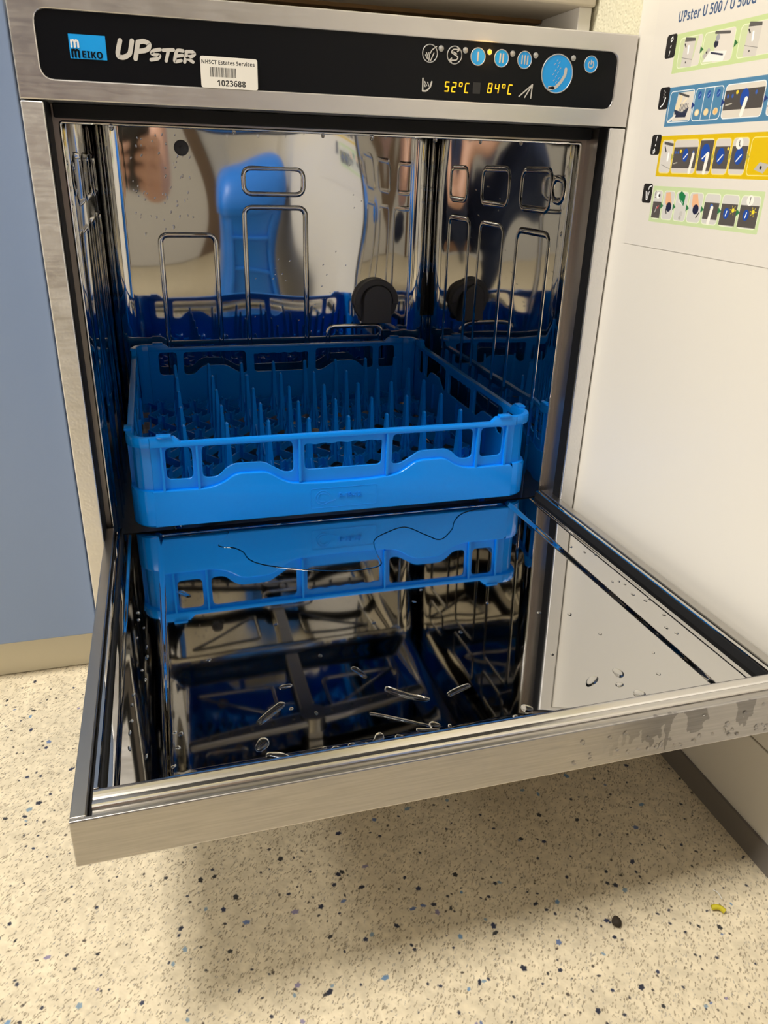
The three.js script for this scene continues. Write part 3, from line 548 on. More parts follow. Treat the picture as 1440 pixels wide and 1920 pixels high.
// ---------------------------------------------------------------- poster on the white wall
{
  const z0 = 0.026, z1 = 0.346, ya = 0.318, yb = 0.618, K = 5000;
  const tex = canvasTexture(Math.round((z1 - z0) * K), Math.round((yb - ya) * K), (c, w, h) => {
    const X = z => (z - z0) * K, Y = y => (yb - y) * K, S = m => m * K;
    c.fillStyle = '#dfdad2'; c.fillRect(0, 0, w, h);
    const rect = (za, zb, y0, y1, col, r = 0) => { c.fillStyle = col; c.beginPath(); c.roundRect(X(za), Y(y1), S(zb - za), S(y1 - y0), S(r)); c.fill(); };
    const disc = (z, y, r, col, e = 1) => { c.fillStyle = col; c.beginPath(); c.ellipse(X(z), Y(y), S(r) * e, S(r), 0, 0, 7); c.fill(); };
    const poly = (p, col) => { c.fillStyle = col; c.beginPath(); p.forEach((q, i) => i ? c.lineTo(X(q[0]), Y(q[1])) : c.moveTo(X(q[0]), Y(q[1]))); c.closePath(); c.fill(); };
    const line = (p, col, wd) => { c.strokeStyle = col; c.lineWidth = S(wd); c.lineCap = 'round'; c.lineJoin = 'round'; c.beginPath(); p.forEach((q, i) => i ? c.lineTo(X(q[0]), Y(q[1])) : c.moveTo(X(q[0]), Y(q[1]))); c.stroke(); };
    const cell = (za, zb, y0, y1, fill, edge) => { rect(za, zb, y0, y1, edge, 0.004); rect(za + 0.0008, zb - 0.0008, y0 + 0.0008, y1 - 0.0008, fill, 0.0035); };
    const arrow = (z, y, col) => poly([[z - 0.0022, y + 0.003], [z + 0.0026, y], [z - 0.0022, y - 0.003]], col);
    c.fillStyle = '#39547f'; c.font = `bold ${Math.round(S(0.0122))}px sans-serif`; c.fillText('UPster U 500 / U 500G', X(0.0625), Y(0.5205), S(0.108));
    line([[0.181, 0.524], [0.3, 0.524]], '#8d8a8c', 0.0016);
    // strips
    rect(0.0655, 0.33, 0.4775, 0.5105, '#c3d59a'); rect(0.0672, 0.33, 0.4312, 0.4655, '#4f83a9'); rect(0.066, 0.33, 0.3862, 0.423, '#d9b70f'); rect(0.066, 0.2285, 0.343, 0.3772, '#c6d8a6', 0.001);
    const tagBox = (z, y0, y1) => rect(z, z + 0.0165, y0, y1, '#1c1a1b', 0.003);
    tagBox(0.0495, 0.4915, 0.5115); tagBox(0.0515, 0.447, 0.4665); tagBox(0.05, 0.406, 0.4245); tagBox(0.048, 0.3605, 0.379); tagBox(0.238, 0.357, 0.377);
    line([[0.0585, 0.5095], [0.0562, 0.5075], [0.0572, 0.5052], [0.0596, 0.5072], [0.0585, 0.5095]], '#fff', 0.0009); line([[0.0578, 0.502], [0.0574, 0.5008]], '#fff', 0.0012); line([[0.0572, 0.4975], [0.0566, 0.4938]], '#fff', 0.0009);
    line([[0.056, 0.4495], [0.0595, 0.4515], [0.0625, 0.457]], '#fff', 0.0013); for (let i = 0; i < 9; i++) line([[0.0585 + (i % 3) * 0.0014, 0.464 - i * 0.0009], [0.058 + (i % 3) * 0.0014, 0.4632 - i * 0.0009]], '#fff', 0.0004);
    line([[0.0586, 0.423], [0.058, 0.419]], '#fff', 0.0009); line([[0.0577, 0.4155], [0.0574, 0.4145]], '#fff', 0.0012); line([[0.0572, 0.4115], [0.0552, 0.4098], [0.0557, 0.4072], [0.0582, 0.409], [0.0572, 0.4115]], '#fff', 0.0009);
    line([[0.0622, 0.377], [0.0585, 0.376], [0.0578, 0.3735]], '#fff', 0.0011); line([[0.0535, 0.3715], [0.0555, 0.3635], [0.0575, 0.3635], [0.0595, 0.3715]], '#fff', 0.0009); line([[0.0555, 0.371], [0.056, 0.3655]], '#fff', 0.0006); line([[0.0575, 0.371], [0.0568, 0.3655]], '#fff', 0.0006);
    const machine = (z, y, s) => { poly([[z, y], [z + 0.016 * s, y - 0.001], [z + 0.017 * s, y + 0.022 * s], [z + 0.001, y + 0.023 * s]], '#cfcac4'); poly([[z + 0.001, y + 0.021 * s], [z + 0.017 * s, y + 0.02 * s], [z + 0.0165 * s, y + 0.0225 * s], [z + 0.002, y + 0.0245 * s]], '#5a5858'); line([[z, y + 0.008 * s], [z + 0.0163 * s, y + 0.005 * s]], '#8a8784', 0.0005); line([[z + 0.002, y + 0.019 * s], [z + 0.004 * s, y + 0.0165 * s]], '#222', 0.0013); line([[z + 0.008 * s, y + 0.0165 * s], [z + 0.0085 * s, y + 0.011 * s]], '#fff', 0.0022); disc(z + 0.007 * s, y + 0.0035 * s, 0.0008, '#333'); };
    cell(0.072, 0.1065, 0.481, 0.5065, '#c9d5a8', '#e4ebcd'); poly([[0.094, 0.4815], [0.1055, 0.4815], [0.1055, 0.506], [0.1, 0.506]], '#dbd6cd'); machine(0.0785, 0.4818, 1);
    cell(0.108, 0.151, 0.481, 0.5065, '#c9d5a8', '#e4ebcd'); poly([[0.125, 0.4815], [0.15, 0.4815], [0.15, 0.506], [0.126, 0.506]], '#dcd6ce'); poly([[0.111, 0.483], [0.119, 0.491], [0.143, 0.489], [0.14, 0.4815]], '#eceae6'); poly([[0.11, 0.488], [0.117, 0.494], [0.12, 0.492], [0.113, 0.485]], '#b9b5b0'); disc(0.1265, 0.496, 0.003, '#23253c'); line([[0.1235, 0.505], [0.143, 0.503]], '#575555', 0.0022); line([[0.1215, 0.4895], [0.138, 0.4865]], '#30344a', 0.0014); disc(0.1275, 0.5005, 0.0028, '#9fa0a8'); disc(0.115, 0.4905, 0.001, '#222');
    cell(0.157, 0.203, 0.481, 0.5065, '#c9d5a8', '#e4ebcd'); poly([[0.172, 0.4815], [0.202, 0.4815], [0.202, 0.506], [0.176, 0.506]], '#dbd6cd'); machine(0.1655, 0.4818, 1.05);
    for (const z of [0.107, 0.1535]) arrow(z, 0.4935, '#2f6f3c');
    cell(0.07, 0.1085, 0.4345, 0.462, '#4f83a9', '#e8ecef'); poly([[0.083, 0.46], [0.1075, 0.4605], [0.1075, 0.436], [0.079, 0.4355]], '#d9d2c8'); line([[0.0845, 0.4595], [0.1, 0.456]], '#4c4a4a', 0.0018); line([[0.0875, 0.455], [0.084, 0.446]], '#e6d5b0', 0.006); line([[0.097, 0.454], [0.088, 0.447]], '#e9dcc0', 0.0022); poly([[0.08, 0.446], [0.083, 0.439], [0.1, 0.4385], [0.103, 0.447], [0.093, 0.443]], '#262c44'); for (let i = 0; i < 6; i++) line([[0.09 + i * 0.0022, 0.45], [0.0885 + i * 0.0022, 0.4425]], '#4a4a52', 0.0009); line([[0.073, 0.4355], [0.083, 0.4405]], '#e6e2dc', 0.0022);
    cell(0.1095, 0.15, 0.4345, 0.462, '#4f83a9', '#e8ecef'); for (let i = 0; i < 3; i++) { const z = 0.1165 + i * 0.0133; if (i) line([[z - 0.0066, 0.435], [z - 0.0066, 0.4615]], '#e3e9ee', 0.0008); disc(z, 0.456, 0.0032, '#2b53a0', 0.8); line([[z - 0.0012, 0.4545], [z + 0.0014, 0.457]], '#7fa3d8', 0.0008); disc(z, 0.4415, 0.003, '#e6cda0', 1.15); disc(z, 0.4415, 0.002, ['#f1e4c6', '#e9d2a2', '#e8b878'][i], 1.15); }
    cell(0.152, 0.204, 0.4345, 0.462, '#d8d1c6', '#e8ecef'); rect(0.153, 0.203, 0.4415, 0.457, '#4e4a49'); for (const z of [0.157, 0.163]) disc(z, 0.4525, 0.0017, '#3a5fb0', 0.8); disc(0.1685, 0.455, 0.0016, '#f0d23a'); disc(0.179, 0.4505, 0.0068, '#1d4aa6', 0.78); disc(0.193, 0.4535, 0.0017, '#3a5fb0', 0.8); line([[0.1815, 0.449], [0.1785, 0.4375]], '#f3efe6', 0.0042); line([[0.156, 0.4455], [0.1635, 0.4465]], '#b8b4a8', 0.0012);
    for (const z of [0.109, 0.1515, 0.206]) arrow(z, 0.448, '#20387c');
    cell(0.209, 0.26, 0.4345, 0.462, '#d8d1c6', '#e8ecef'); rect(0.21, 0.259, 0.4415, 0.457, '#4e4a49'); disc(0.235, 0.4505, 0.0068, '#1d4aa6', 0.78);
    cell(0.0695, 0.0895, 0.389, 0.4195, '#d6d2cd', '#efdf8a'); poly([[0.073, 0.418], [0.089, 0.416], [0.089, 0.4135], [0.0735, 0.4155]], '#575555'); line([[0.0755, 0.413], [0.078, 0.409]], '#222', 0.0014); line([[0.083, 0.407], [0.0825, 0.401]], '#fff', 0.0026); line([[0.0735, 0.397], [0.089, 0.393]], '#8a8784', 0.0005);
    const panelCell = (za, zb) => { cell(za, zb, 0.389, 0.4195, '#d2ccc6', '#efdf8a'); rect(za + 0.0008, zb - 0.0008, 0.394, 0.4125, '#55504e'); };
    panelCell(0.0905, 0.1285); for (const z of [0.0945, 0.0985]) disc(z, 0.408, 0.0014, '#3a5fb0', 0.8); disc(0.1025, 0.409, 0.0016, '#f0d23a'); disc(0.1105, 0.4055, 0.0058, '#1d4aa6', 0.72); line([[0.1085, 0.4025], [0.1132, 0.4065]], '#fff', 0.0011); disc(0.122, 0.408, 0.0015, '#3a5fb0', 0.8); line([[0.1225, 0.406], [0.12, 0.391]], '#f3efe6', 0.0038); line([[0.0935, 0.398], [0.099, 0.399]], '#b8b4a8', 0.001);
    cell(0.13, 0.1505, 0.389, 0.4195, '#d2ccc6', '#efdf8a'); rect(0.1308, 0.1497, 0.392, 0.4178, '#55504e'); disc(0.1395, 0.4075, 0.0076, '#1d4aa6', 0.82); line([[0.1365, 0.4025], [0.1425, 0.407]], '#fff', 0.0013); line([[0.1435, 0.406], [0.142, 0.391]], '#f3efe6', 0.0044);
    panelCell(0.152, 0.1735); disc(0.1615, 0.4045, 0.0068, '#1d4aa6', 0.8); line([[0.159, 0.4005], [0.1645, 0.4055]], '#fff', 0.0012); disc(0.1705, 0.4105, 0.0014, '#f0d23a');
    panelCell(0.175, 0.1965); disc(0.186, 0.4045, 0.0068, '#1d4aa6', 0.8); line([[0.1835, 0.4005], [0.189, 0.4055]], '#fff', 0.0012); disc(0.184, 0.4145, 0.0046, '#f2efe8'); line([[0.184, 0.417], [0.184, 0.4125]], '#555', 0.0008); line([[0.1825, 0.4165], [0.1855, 0.4122]], '#555', 0.0006);
    cell(0.199, 0.25, 0.389, 0.4195, '#dcb90f', '#efdf8a'); poly([[0.208, 0.394], [0.214, 0.4], [0.226, 0.398], [0.22, 0.391]], '#bab6b0'); disc(0.216, 0.3955, 0.0014, '#222');
    for (const z of [0.09, 0.1295, 0.1512, 0.1742, 0.1978]) arrow(z, 0.404, '#b0a84a');
    const g2 = [[0.0685, 0.0845], [0.086, 0.105], [0.1065, 0.1265], [0.128, 0.149], [0.151, 0.1735], [0.1755, 0.1985], [0.2005, 0.2255]];
    g2.forEach(([a, b], i) => { cell(a, b, 0.3462, 0.3735, '#d2d0cc', '#e6edd3'); const m = (a + b) / 2;
      if (i === 0) { rect(a + 0.0008, b - 0.0008, 0.347, 0.3625, '#55504e'); disc(m, 0.3685, 0.003, '#fff'); line([[a + 0.003, 0.3725], [a + 0.003, 0.3685]], '#222', 0.001); disc(a + 0.003, 0.3665, 0.0006, '#222'); disc(m + 0.002, 0.3685, 0.0016, '#333'); line([[m - 0.002, 0.3525], [m, 0.358]], '#cfcfcf', 0.0008); line([[m + 0.001, 0.3565], [m + 0.003, 0.3585]], '#d05050', 0.0014); }
      if (i === 1 || i === 3) { poly([[m - 0.006, 0.3715], [m + 0.001, 0.3722], [m + 0.006, 0.361], [m, 0.357], [m - 0.005, 0.362]], '#e8b48c'); disc(m + 0.0015, 0.3585, 0.0044, '#1e2240'); line(i === 1 ? [[m - 0.003, 0.356], [m - 0.001, 0.3525]] : [[m + 0.004, 0.3515], [m + 0.007, 0.3555]], '#444', 0.0014); }
      if (i === 2) { poly([[m - 0.006, 0.371], [m - 0.002, 0.3738], [m + 0.005, 0.37], [m + 0.004, 0.3605], [m - 0.004, 0.366]], '#1a7a45'); for (let k = 0; k < 4; k++) line([[m - 0.004 + k * 0.002, 0.3665 - k * 0.0008], [m - 0.0045 + k * 0.002, 0.364 - k * 0.0008]], '#fff', 0.0006); disc(m + 0.002, 0.3535, 0.0024, '#c5c3be'); disc(m + 0.001, 0.3495, 0.0019, '#aeaca8'); }
      if (i > 3) { rect(a + 0.0008, b - 0.0008, i === 4 ? 0.351 : 0.3475, 0.3655, '#55504e'); }
      if (i === 4) { disc(m, 0.362, 0.0026, '#3a66b8', 0.8); line([[m + 0.001, 0.361], [m - 0.001, 0.348]], '#f3efe6', 0.004); }
      if (i > 4) { disc(m - 0.003, 0.3575, 0.0046, '#1d4aa6', 0.8); line([[m - 0.0035, 0.3555], [m - 0.0025, 0.3595]], '#fff', 0.0011); disc(m + 0.0055, 0.3605, 0.0019, '#f0dc3a'); for (let k = 0; k < 6; k++) line([[m + 0.0055 + 0.0026 * Math.cos(k), 0.3605 + 0.0026 * Math.sin(k)], [m + 0.0055 + 0.004 * Math.cos(k), 0.3605 + 0.004 * Math.sin(k)]], '#f0dc3a', 0.0005); if (i === 6) { disc(m - 0.001, 0.3695, 0.0044, '#f2efe8'); line([[m - 0.001, 0.372], [m - 0.001, 0.3675]], '#555', 0.0008); } }
    });
    for (let i = 0; i < 6; i++) arrow(g2[i][1] + 0.0008, 0.359, '#2f7a48');
  });
  const wave = (u, v) => X1 - 0.0005 - Math.sin(Math.PI * u) * Math.sin(Math.PI * v) * (0.0009 * Math.pow(Math.sin(u * 5 + v * 2.2), 2) + 0.0006 * Math.pow(Math.sin(u * 3 - v * 7), 2));
  const front = sheet(48, 48, (u, v) => [wave(u, v), F + ya + (yb - ya) * v, z0 + (z1 - z0) * u]), back = flip(sheet(12, 12, (u, v) => [wave(u, v) + 0.0003, F + ya + (yb - ya) * v, z0 + (z1 - z0) * u]));
  const b = [X1 - 0.001, F + ya, (z0 + z1) / 2], po = thing('instruction_poster', b, 'laminated instruction poster with green, blue and yellow picture strips on the white wall', 'poster');
  const flipped = front; flip(flipped);
  part('printed_sheet', flipped, std({ map: tex, roughness: 0.35, side: THREE.DoubleSide }), po, 'poster print with picture strips');
  part('paper_back', back, M.whiteWall, po);
}

// ---------------------------------------------------------------- water
function dome(outline, h, rings = 6) {                          // outline(f) -> [x, z] round the middle; a lens of water on the plane y = 0
  const n = 28, pos = [0, h, 0], idx = [];
  for (let r = 1; r <= rings; r++) { const t = r / rings, s = Math.sin(t * Math.PI / 2), y = h * Math.cos(t * Math.PI / 2) ** 0.7; for (let k = 0; k < n; k++) { const [x, z] = outline(k / n * 2 * Math.PI); pos.push(x * s, r === rings ? -0.0004 : y, z * s); } }
  for (let k = 0; k < n; k++) idx.push(0, 1 + (k + 1) % n, 1 + k);
  for (let r = 0; r + 1 < rings; r++) for (let k = 0; k < n; k++) { const a = 1 + r * n + k, b = 1 + r * n + (k + 1) % n, c = a + n, d = b + n; idx.push(a, b, c, b, d, c); }
  const g = new THREE.BufferGeometry(); g.setAttribute('position', new THREE.Float32BufferAttribute(pos, 3)); g.setIndex(idx); g.computeVertexNormals(); return g;
}
const doorTurn = Math.atan(0.0316);
const onDoor = (g, x, z, turn = 0, y = -0.0134) => g.rotateY(turn).translate(x, y, z).rotateX(-doorTurn).translate(0, F, 0);
const wob = (a, b, k, ph) => f => { const w = 1 + k * Math.sin(2 * f + ph) + 0.5 * k * Math.sin(3 * f + 2 * ph); return [a * w * Math.cos(f), b * w * Math.sin(f)]; };
const pill = (l, r, ph) => f => { const c = Math.cos(f), s = Math.sin(f), w = 1 + 0.13 * Math.sin(3 * f + ph); return [Math.sign(c) * l * Math.min(1, Math.abs(c) * 1.6) ** 0.8 + r * c, r * s * w + l * 0.12 * Math.sin(2.2 * c + ph)]; };
{
  const G = 'water drops lying on the open door';
  const drop = (name, g, label) => single(name, g, M.water, label, 'water drop', G);
  const long = (a, b, r, h, label) => drop('water_streak', onDoor(dome(pill(Math.hypot(b[0] - a[0], b[1] - a[1]) / 2, r, a[0] * 90), h), (a[0] + b[0]) / 2, (a[1] + b[1]) / 2, -Math.atan2(b[1] - a[1], b[0] - a[0])), label);
  long([-0.0452, 0.3226], [-0.0205, 0.3452], 0.0032, 0.0014, 'long bent water streak on the door right of its middle');
  long([0.0015, 0.3433], [0.0185, 0.3344], 0.003, 0.0014, 'water streak pointing back to the right on the door');
  long([-0.0665, 0.2884], [-0.0594, 0.3008], 0.0028, 0.0012, 'short water streak farthest back on the middle of the door');
  long([-0.0687, 0.3534], [-0.0277, 0.3738], 0.0018, 0.001, 'thin straight water streak near the front of the door');
  long([-0.0376, 0.378], [-0.0239, 0.384], 0.002, 0.001, 'short thin streak beside the end of the long thin streak');
  long([-0.1506, 0.3795], [-0.1399, 0.385], 0.0034, 0.0016, 'oblong drop just in front of the big oval drop on the door');
  long([-0.1345, 0.3219], [-0.151, 0.3405], 0.0036, 0.0016, 'slanting water streak behind the big oval drop on the door');
  long([-0.204, 0.114], [-0.196, 0.1235], 0.003, 0.0012, 'lone slanting drop left on the door near the rack');
  const big = [[-0.0243, 0.3766, 0.0042, 0.0038, 'rounded drop at the right end of the thin streak'], [-0.0699, 0.3815, 0.0062, 0.0044, 'oval drop near the front edge of the door'], [-0.0545, 0.384, 0.0036, 0.003, 'small drop right of the oval drop by the front edge'],
    [-0.0909, 0.385, 0.004, 0.0032, 'drop by the front ridge left of the oval drop'], [-0.1043, 0.3855, 0.0042, 0.0034, 'leftmost of the clustered drops by the front ridge'], [0.0538, 0.3757, 0.0044, 0.0048, 'drop beside the reflected white line at the front right of the door'],
    [-0.1544, 0.3662, 0.0052, 0.0068, 'big oval drop at the front left of the door'], [0.1237, 0.3551, 0.0095, 0.0036, 'wide flat drop on the bright right side of the door'], [0.1521, 0.3502, 0.0056, 0.0046, 'round drop farthest back of the four bright drops'],
    [0.1436, 0.3656, 0.0032, 0.0028, 'smallest of the four drops on the bright right side'], [0.1525, 0.3816, 0.0058, 0.0044, 'heart shaped drop nearest the front right ridge'], [-0.1268, 0.2993, 0.0026, 0.0056, 'narrow drop standing alone on the dark middle of the door']];
  big.forEach(([x, z, a, b, l], i) => drop('water_drop', onDoor(dome(wob(a, b, 0.14, i * 1.7), 0.0007 + 0.25 * Math.min(a, b)), x, z, i), l));
  const small = [[-0.0796, 0.385], [-0.1112, 0.382], [-0.0115, 0.386], [0.0404, 0.3828], [0.0444, 0.2551], [-0.2157, 0.3365], [-0.2141, 0.3541], [-0.2178, 0.3738], [-0.1089, 0.3401], [-0.1269, 0.3297], [-0.2115, 0.3393], [0.0344, 0.1682], [-0.013, 0.3804], [-0.185, 0.245], [-0.09, 0.262], [0.09, 0.21], [-0.03, 0.22], [0.16, 0.25], [0.17, 0.29], [0.132, 0.24], [0.2, 0.33], [0.185, 0.36], [-0.12, 0.2], [0.02, 0.19], [0.11, 0.31]];
  small.forEach(([x, z], i) => drop('small_water_drop', onDoor(dome(wob(rr(0.0012, 0.0026), rr(0.0012, 0.0022), 0.12, i), rr(0.0006, 0.0011)), x, z, i), 'tiny scattered water drop on the mirror bright door'));
  for (let i = 0; i < 26; i++) { const left = i < 14, x = left ? -0.243 + rr(-0.006, 0.009) : rr(0.229, 0.252), z = left ? 0.15 + i * 0.0165 + rr(-0.003, 0.003) : rr(0.1, 0.37); drop('small_water_drop', onDoor(dome(wob(rr(0.0008, 0.0018), rr(0.001, 0.003), 0.12, i), 0.0008), x, z, rr(-0.3, 0.3), -0.0108), left ? 'tiny water drop in the trail along the left door margin' : 'tiny water drop on the right door margin'); }
  // puddle at the hinge
  const P = [[-0.22, -0.031], [-0.19, -0.027], [-0.1507, -0.029], [-0.1422, -0.0231], [-0.1466, -0.0083], [-0.1562, 0.0121], [-0.1403, 0.0218], [-0.131, 0.0356], [-0.1263, 0.0564], [-0.1111, 0.0737], [-0.0792, 0.092], [-0.0357, 0.1078], [-0.0062, 0.1084], [0.01, 0.1], [0.012, 0.07], [0.0185, 0.0388], [0.04, 0.02], [0.0667, 0.0102], [0.0845, 0.0389], [0.0959, 0.0542], [0.1181, 0.0307], [0.13, 0.0082], [0.1492, -0.0139], [0.18, -0.026], [0.205, -0.031]];
  const s = new THREE.Shape(); s.moveTo(P[0][0], -P[0][1]); s.splineThru(P.slice(1).map(p => new THREE.Vector2(p[0], -p[1])));
  const pg = new THREE.ExtrudeGeometry(s, { depth: 0.0001, bevelEnabled: true, bevelThickness: 0.0014, bevelSize: 0.0022, bevelSegments: 6, curveSegments: 8 }).rotateX(-Math.PI / 2);
  single('water_puddle', onDoor(pg, 0, 0, 0, -0.0142), M.water, 'thin puddle of rinse water spread along the door hinge below the rack', 'puddle');
  // drops on the back wall and lip
  const GB = 'water drops inside the wash chamber';
  const spot = (x, y, z, a, b, turn) => single('chamber_drop', dome(wob(a, b, 0.12, turn * 3), Math.min(a, b) * 0.55, 4).rotateX(Math.PI / 2).rotateZ(turn).translate(x, F + y, z), M.water, 'tiny water drop clinging to the polished back wall', 'water drop', GB);
  const leanZ = y => TUBZ + 0.17 * Math.max(0, y - 0.33) ** 2 + 0.0003;
  for (let i = 0; i < 62; i++) { const x = rr(-0.222, -0.13) + (i % 5 ? 0 : rr(0, 0.06)), y = rr(0.27, 0.425); spot(x, y, leanZ(y), rr(0.0009, 0.0018), rr(0.0013, 0.0028), rr(-0.7, 0)); }
  for (let i = 0; i < 26; i++) { const x = rr(-0.04, 0.1), y = rr(0.11, 0.24); spot(x, y, leanZ(y), rr(0.0007, 0.001), rr(0.001, 0.0019), -0.7); }
  for (let i = 0; i < 12; i++) { const x = rr(0.08, 0.2), y = rr(0.2, 0.4); spot(x, y, leanZ(y), rr(0.0007, 0.0012), rr(0.001, 0.0019), -0.6); }
  for (const x of [-0.228, -0.112, -0.022, 0.03, 0.1, 0.152, 0.2]) single('hanging_drop', new THREE.SphereGeometry(rr(0.0016, 0.0028), 14, 10).scale(1, 1.25, 1).translate(x, F + 0.4148, -0.0455), M.water, 'water drop hanging from the top lip of the wash chamber', 'water drop', GB);
  // drops on the front edge of the door
  for (let i = 0; i < 40; i++) { const x = rr(0.06, 0.275), y = i < 24 ? -0.034 + rr(0, 0.008) : rr(-0.03, -0.006); single('edge_drop', dome(wob(rr(0.0009, 0.0021), rr(0.001, 0.0022), 0.1, i), rr(0.0006, 0.0012), 4).rotateX(Math.PI / 2).translate(x, y, 0.4256).rotateX(-doorTurn).translate(0, F, 0), M.water, 'tiny water drop on the right of the door front edge', 'water drop', 'water drops on the door front edge'); }
}
// ---------------------------------------------------------------- bits on the floor
{
  const lump = (r, s, k) => { const g = mergeVertices(new THREE.IcosahedronGeometry(r, 3).deleteAttribute('normal').deleteAttribute('uv')); const p = g.attributes.position; for (let i = 0; i < p.count; i++) { const x = p.getX(i), y = p.getY(i), z = p.getZ(i), w = 1 + k * (Math.sin(x * 900 + s) + Math.sin(y * 1100 + z * 700 + s)); p.setXYZ(i, x * w, y * w * 0.8, z * w); } g.computeVertexNormals(); return g; };
  single('crumb', lump(0.0044, 1, 0.09).translate(0.1319, 0.0033, 0.4359), std({ color: lin(0.022, 0.014, 0.006), roughness: 0.8 }), 'dark brown crumb on the speckled floor', 'crumb');
  single('vegetable_scrap', tube([[0.2215, 0.0025, 0.4445], [0.2255, 0.0034, 0.4455], [0.2285, 0.0032, 0.4475], [0.2305, 0.0022, 0.4505]], 0.0023, 20, 10), std({ color: lin(0.5, 0.42, 0.015), roughness: 0.5 }), 'small yellow scrap on the floor near the white wall', 'scrap');
  single('thread', tube([[0.236, 0.0008, 0.428], [0.238, 0.001, 0.432], [0.2375, 0.0008, 0.438]], 0.0005, 16, 6), std({ color: lin(0.7, 0.68, 0.62), roughness: 0.8 }), 'short pale thread on the floor behind the yellow scrap', 'thread');
}
// ---------------------------------------------------------------- behind the camera: door, person with phone (seen mirrored in the steel)
{
  const d = structure('door_1', flat([box(-0.83, -0.73, 0, 2.05, Z1 - 0.03, Z1 + 0.001, 0.004), box(0.06, 0.17, 0, 2.05, Z1 - 0.03, Z1 + 0.001, 0.004), box(-0.73, 0.06, 1.96, 2.05, Z1 - 0.03, Z1 + 0.001, 0.004)]), std({ color: lin(0.12, 0.075, 0.045), roughness: 0.5 }));
  sub('door_leaf', box(-0.73, 0.06, 0.005, 1.96, Z1 - 0.02, Z1 - 0.001, 0.002), std({ color: lin(0.5, 0.48, 0.46), roughness: 0.5 }), d);
  sub('door_handle', flat([bead([[-0.66, 1.0, Z1 - 0.02], [-0.66, 1.0, Z1 - 0.07], [-0.54, 1.0, Z1 - 0.07]], 0.009, false, 0.02)]), M.satin, d);
}
{
  const bx = 0.145, bz = 1.06, B = [bx, 0, bz], bin = thing('waste_bin', B, 'bright blue plastic waste bin with rounded lid behind the camera', 'bin');
  const blue = std({ color: lin(0.01, 0.16, 0.62), roughness: 0.4 });
  const pos = []; const rings = [[0, 0.105, 0.125], [0.02, 0.112, 0.132], [0.41, 0.13, 0.155], [0.415, 0.139, 0.164], [0.44, 0.139, 0.164]];
  const shell = sheet(48, 4, (u, v) => { const r = rings[Math.round(v * 4)], f = u * 2 * Math.PI, c = Math.cos(f), s2 = Math.sin(f), p = 0.42; return [bx + r[1] * Math.sign(c) * Math.abs(c) ** p, 0.001 + r[0], bz - r[2] * Math.sign(s2) * Math.abs(s2) ** p]; });
  part('body', flip(flip(shell)), blue, bin);
  const lid = sheet(48, 10, (u, v) => { const f = u * 2 * Math.PI, c = Math.cos(f), s2 = Math.sin(f), p = 0.42, k = Math.cos(v * Math.PI / 2) ** 0.6; return [bx + 0.14 * k * Math.sign(c) * Math.abs(c) ** p, 0.441 + 0.115 * Math.sin(v * Math.PI / 2), bz - 0.165 * k * Math.sign(s2) * Math.abs(s2) ** p]; });
  part('lid', lid, blue, bin, 'domed blue lid');
  for (const y of [0.1, 0.21, 0.32]) part('rib', box(bx - 0.085, bx + 0.085, y, y + 0.012, bz - 0.153 - 0.012 * (y - 0.24) / 0.12, bz - 0.135, 0.004), blue, bin);
  for (const x of [-0.09, 0.085]) part('upright_rib', box(bx + x, bx + x + 0.012, 0.06, 0.4, bz - 0.153, bz - 0.13, 0.004), blue, bin);
}
function field(cx, cy, cz, half, res, f) {                       // mesh of f < 0 inside a cube
  const mc = new MarchingCubes(res, new THREE.MeshBasicMaterial(), false, false, 120000); mc.isolation = 0;
  const h = res / 2; let q = 0;
  for (let k = 0; k < res; k++) for (let j = 0; j < res; j++) for (let i = 0; i < res; i++) mc.field[q++] = -f(cx + (i - h) / h * half, cy + (j - h) / h * half, cz + (k - h) / h * half);
  mc.update();
  const n = mc.count, p = new Float32Array(n * 3), m = new Float32Array(n * 3);
  for (let i = 0; i < n; i++) { p[3 * i] = cx + mc.positionArray[3 * i] * half; p[3 * i + 1] = cy + mc.positionArray[3 * i + 1] * half; p[3 * i + 2] = cz + mc.positionArray[3 * i + 2] * half; for (let j = 0; j < 3; j++) m[3 * i + j] = mc.normalArray[3 * i + j]; }
  const g = new THREE.BufferGeometry(); g.setAttribute('position', new THREE.BufferAttribute(p, 3)); g.setAttribute('normal', new THREE.BufferAttribute(m, 3));
  g.setAttribute('uv', new THREE.BufferAttribute(new Float32Array(n * 2), 2)); return g;
}
const cap = (x, y, z, a, b, ra, rb) => {
  const ux = b[0] - a[0], uy = b[1] - a[1], uz = b[2] - a[2], l = ux * ux + uy * uy + uz * uz;
  const t = Math.max(0, Math.min(1, ((x - a[0]) * ux + (y - a[1]) * uy + (z - a[2]) * uz) / (l || 1)));
  return Math.hypot(x - a[0] - ux * t, y - a[1] - uy * t, z - a[2] - uz * t) - (ra + (rb - ra) * t);
};
const smin = (a, b, k) => { const h = Math.max(0, k - Math.abs(a - b)) / k; return Math.min(a, b) - h * h * k / 4; };
const bones = (list, k) => (x, y, z) => { let d = 9; for (const [a, b, ra, rb] of list) d = smin(d, cap(x, y, z, a, b, ra, rb), k); return d; };
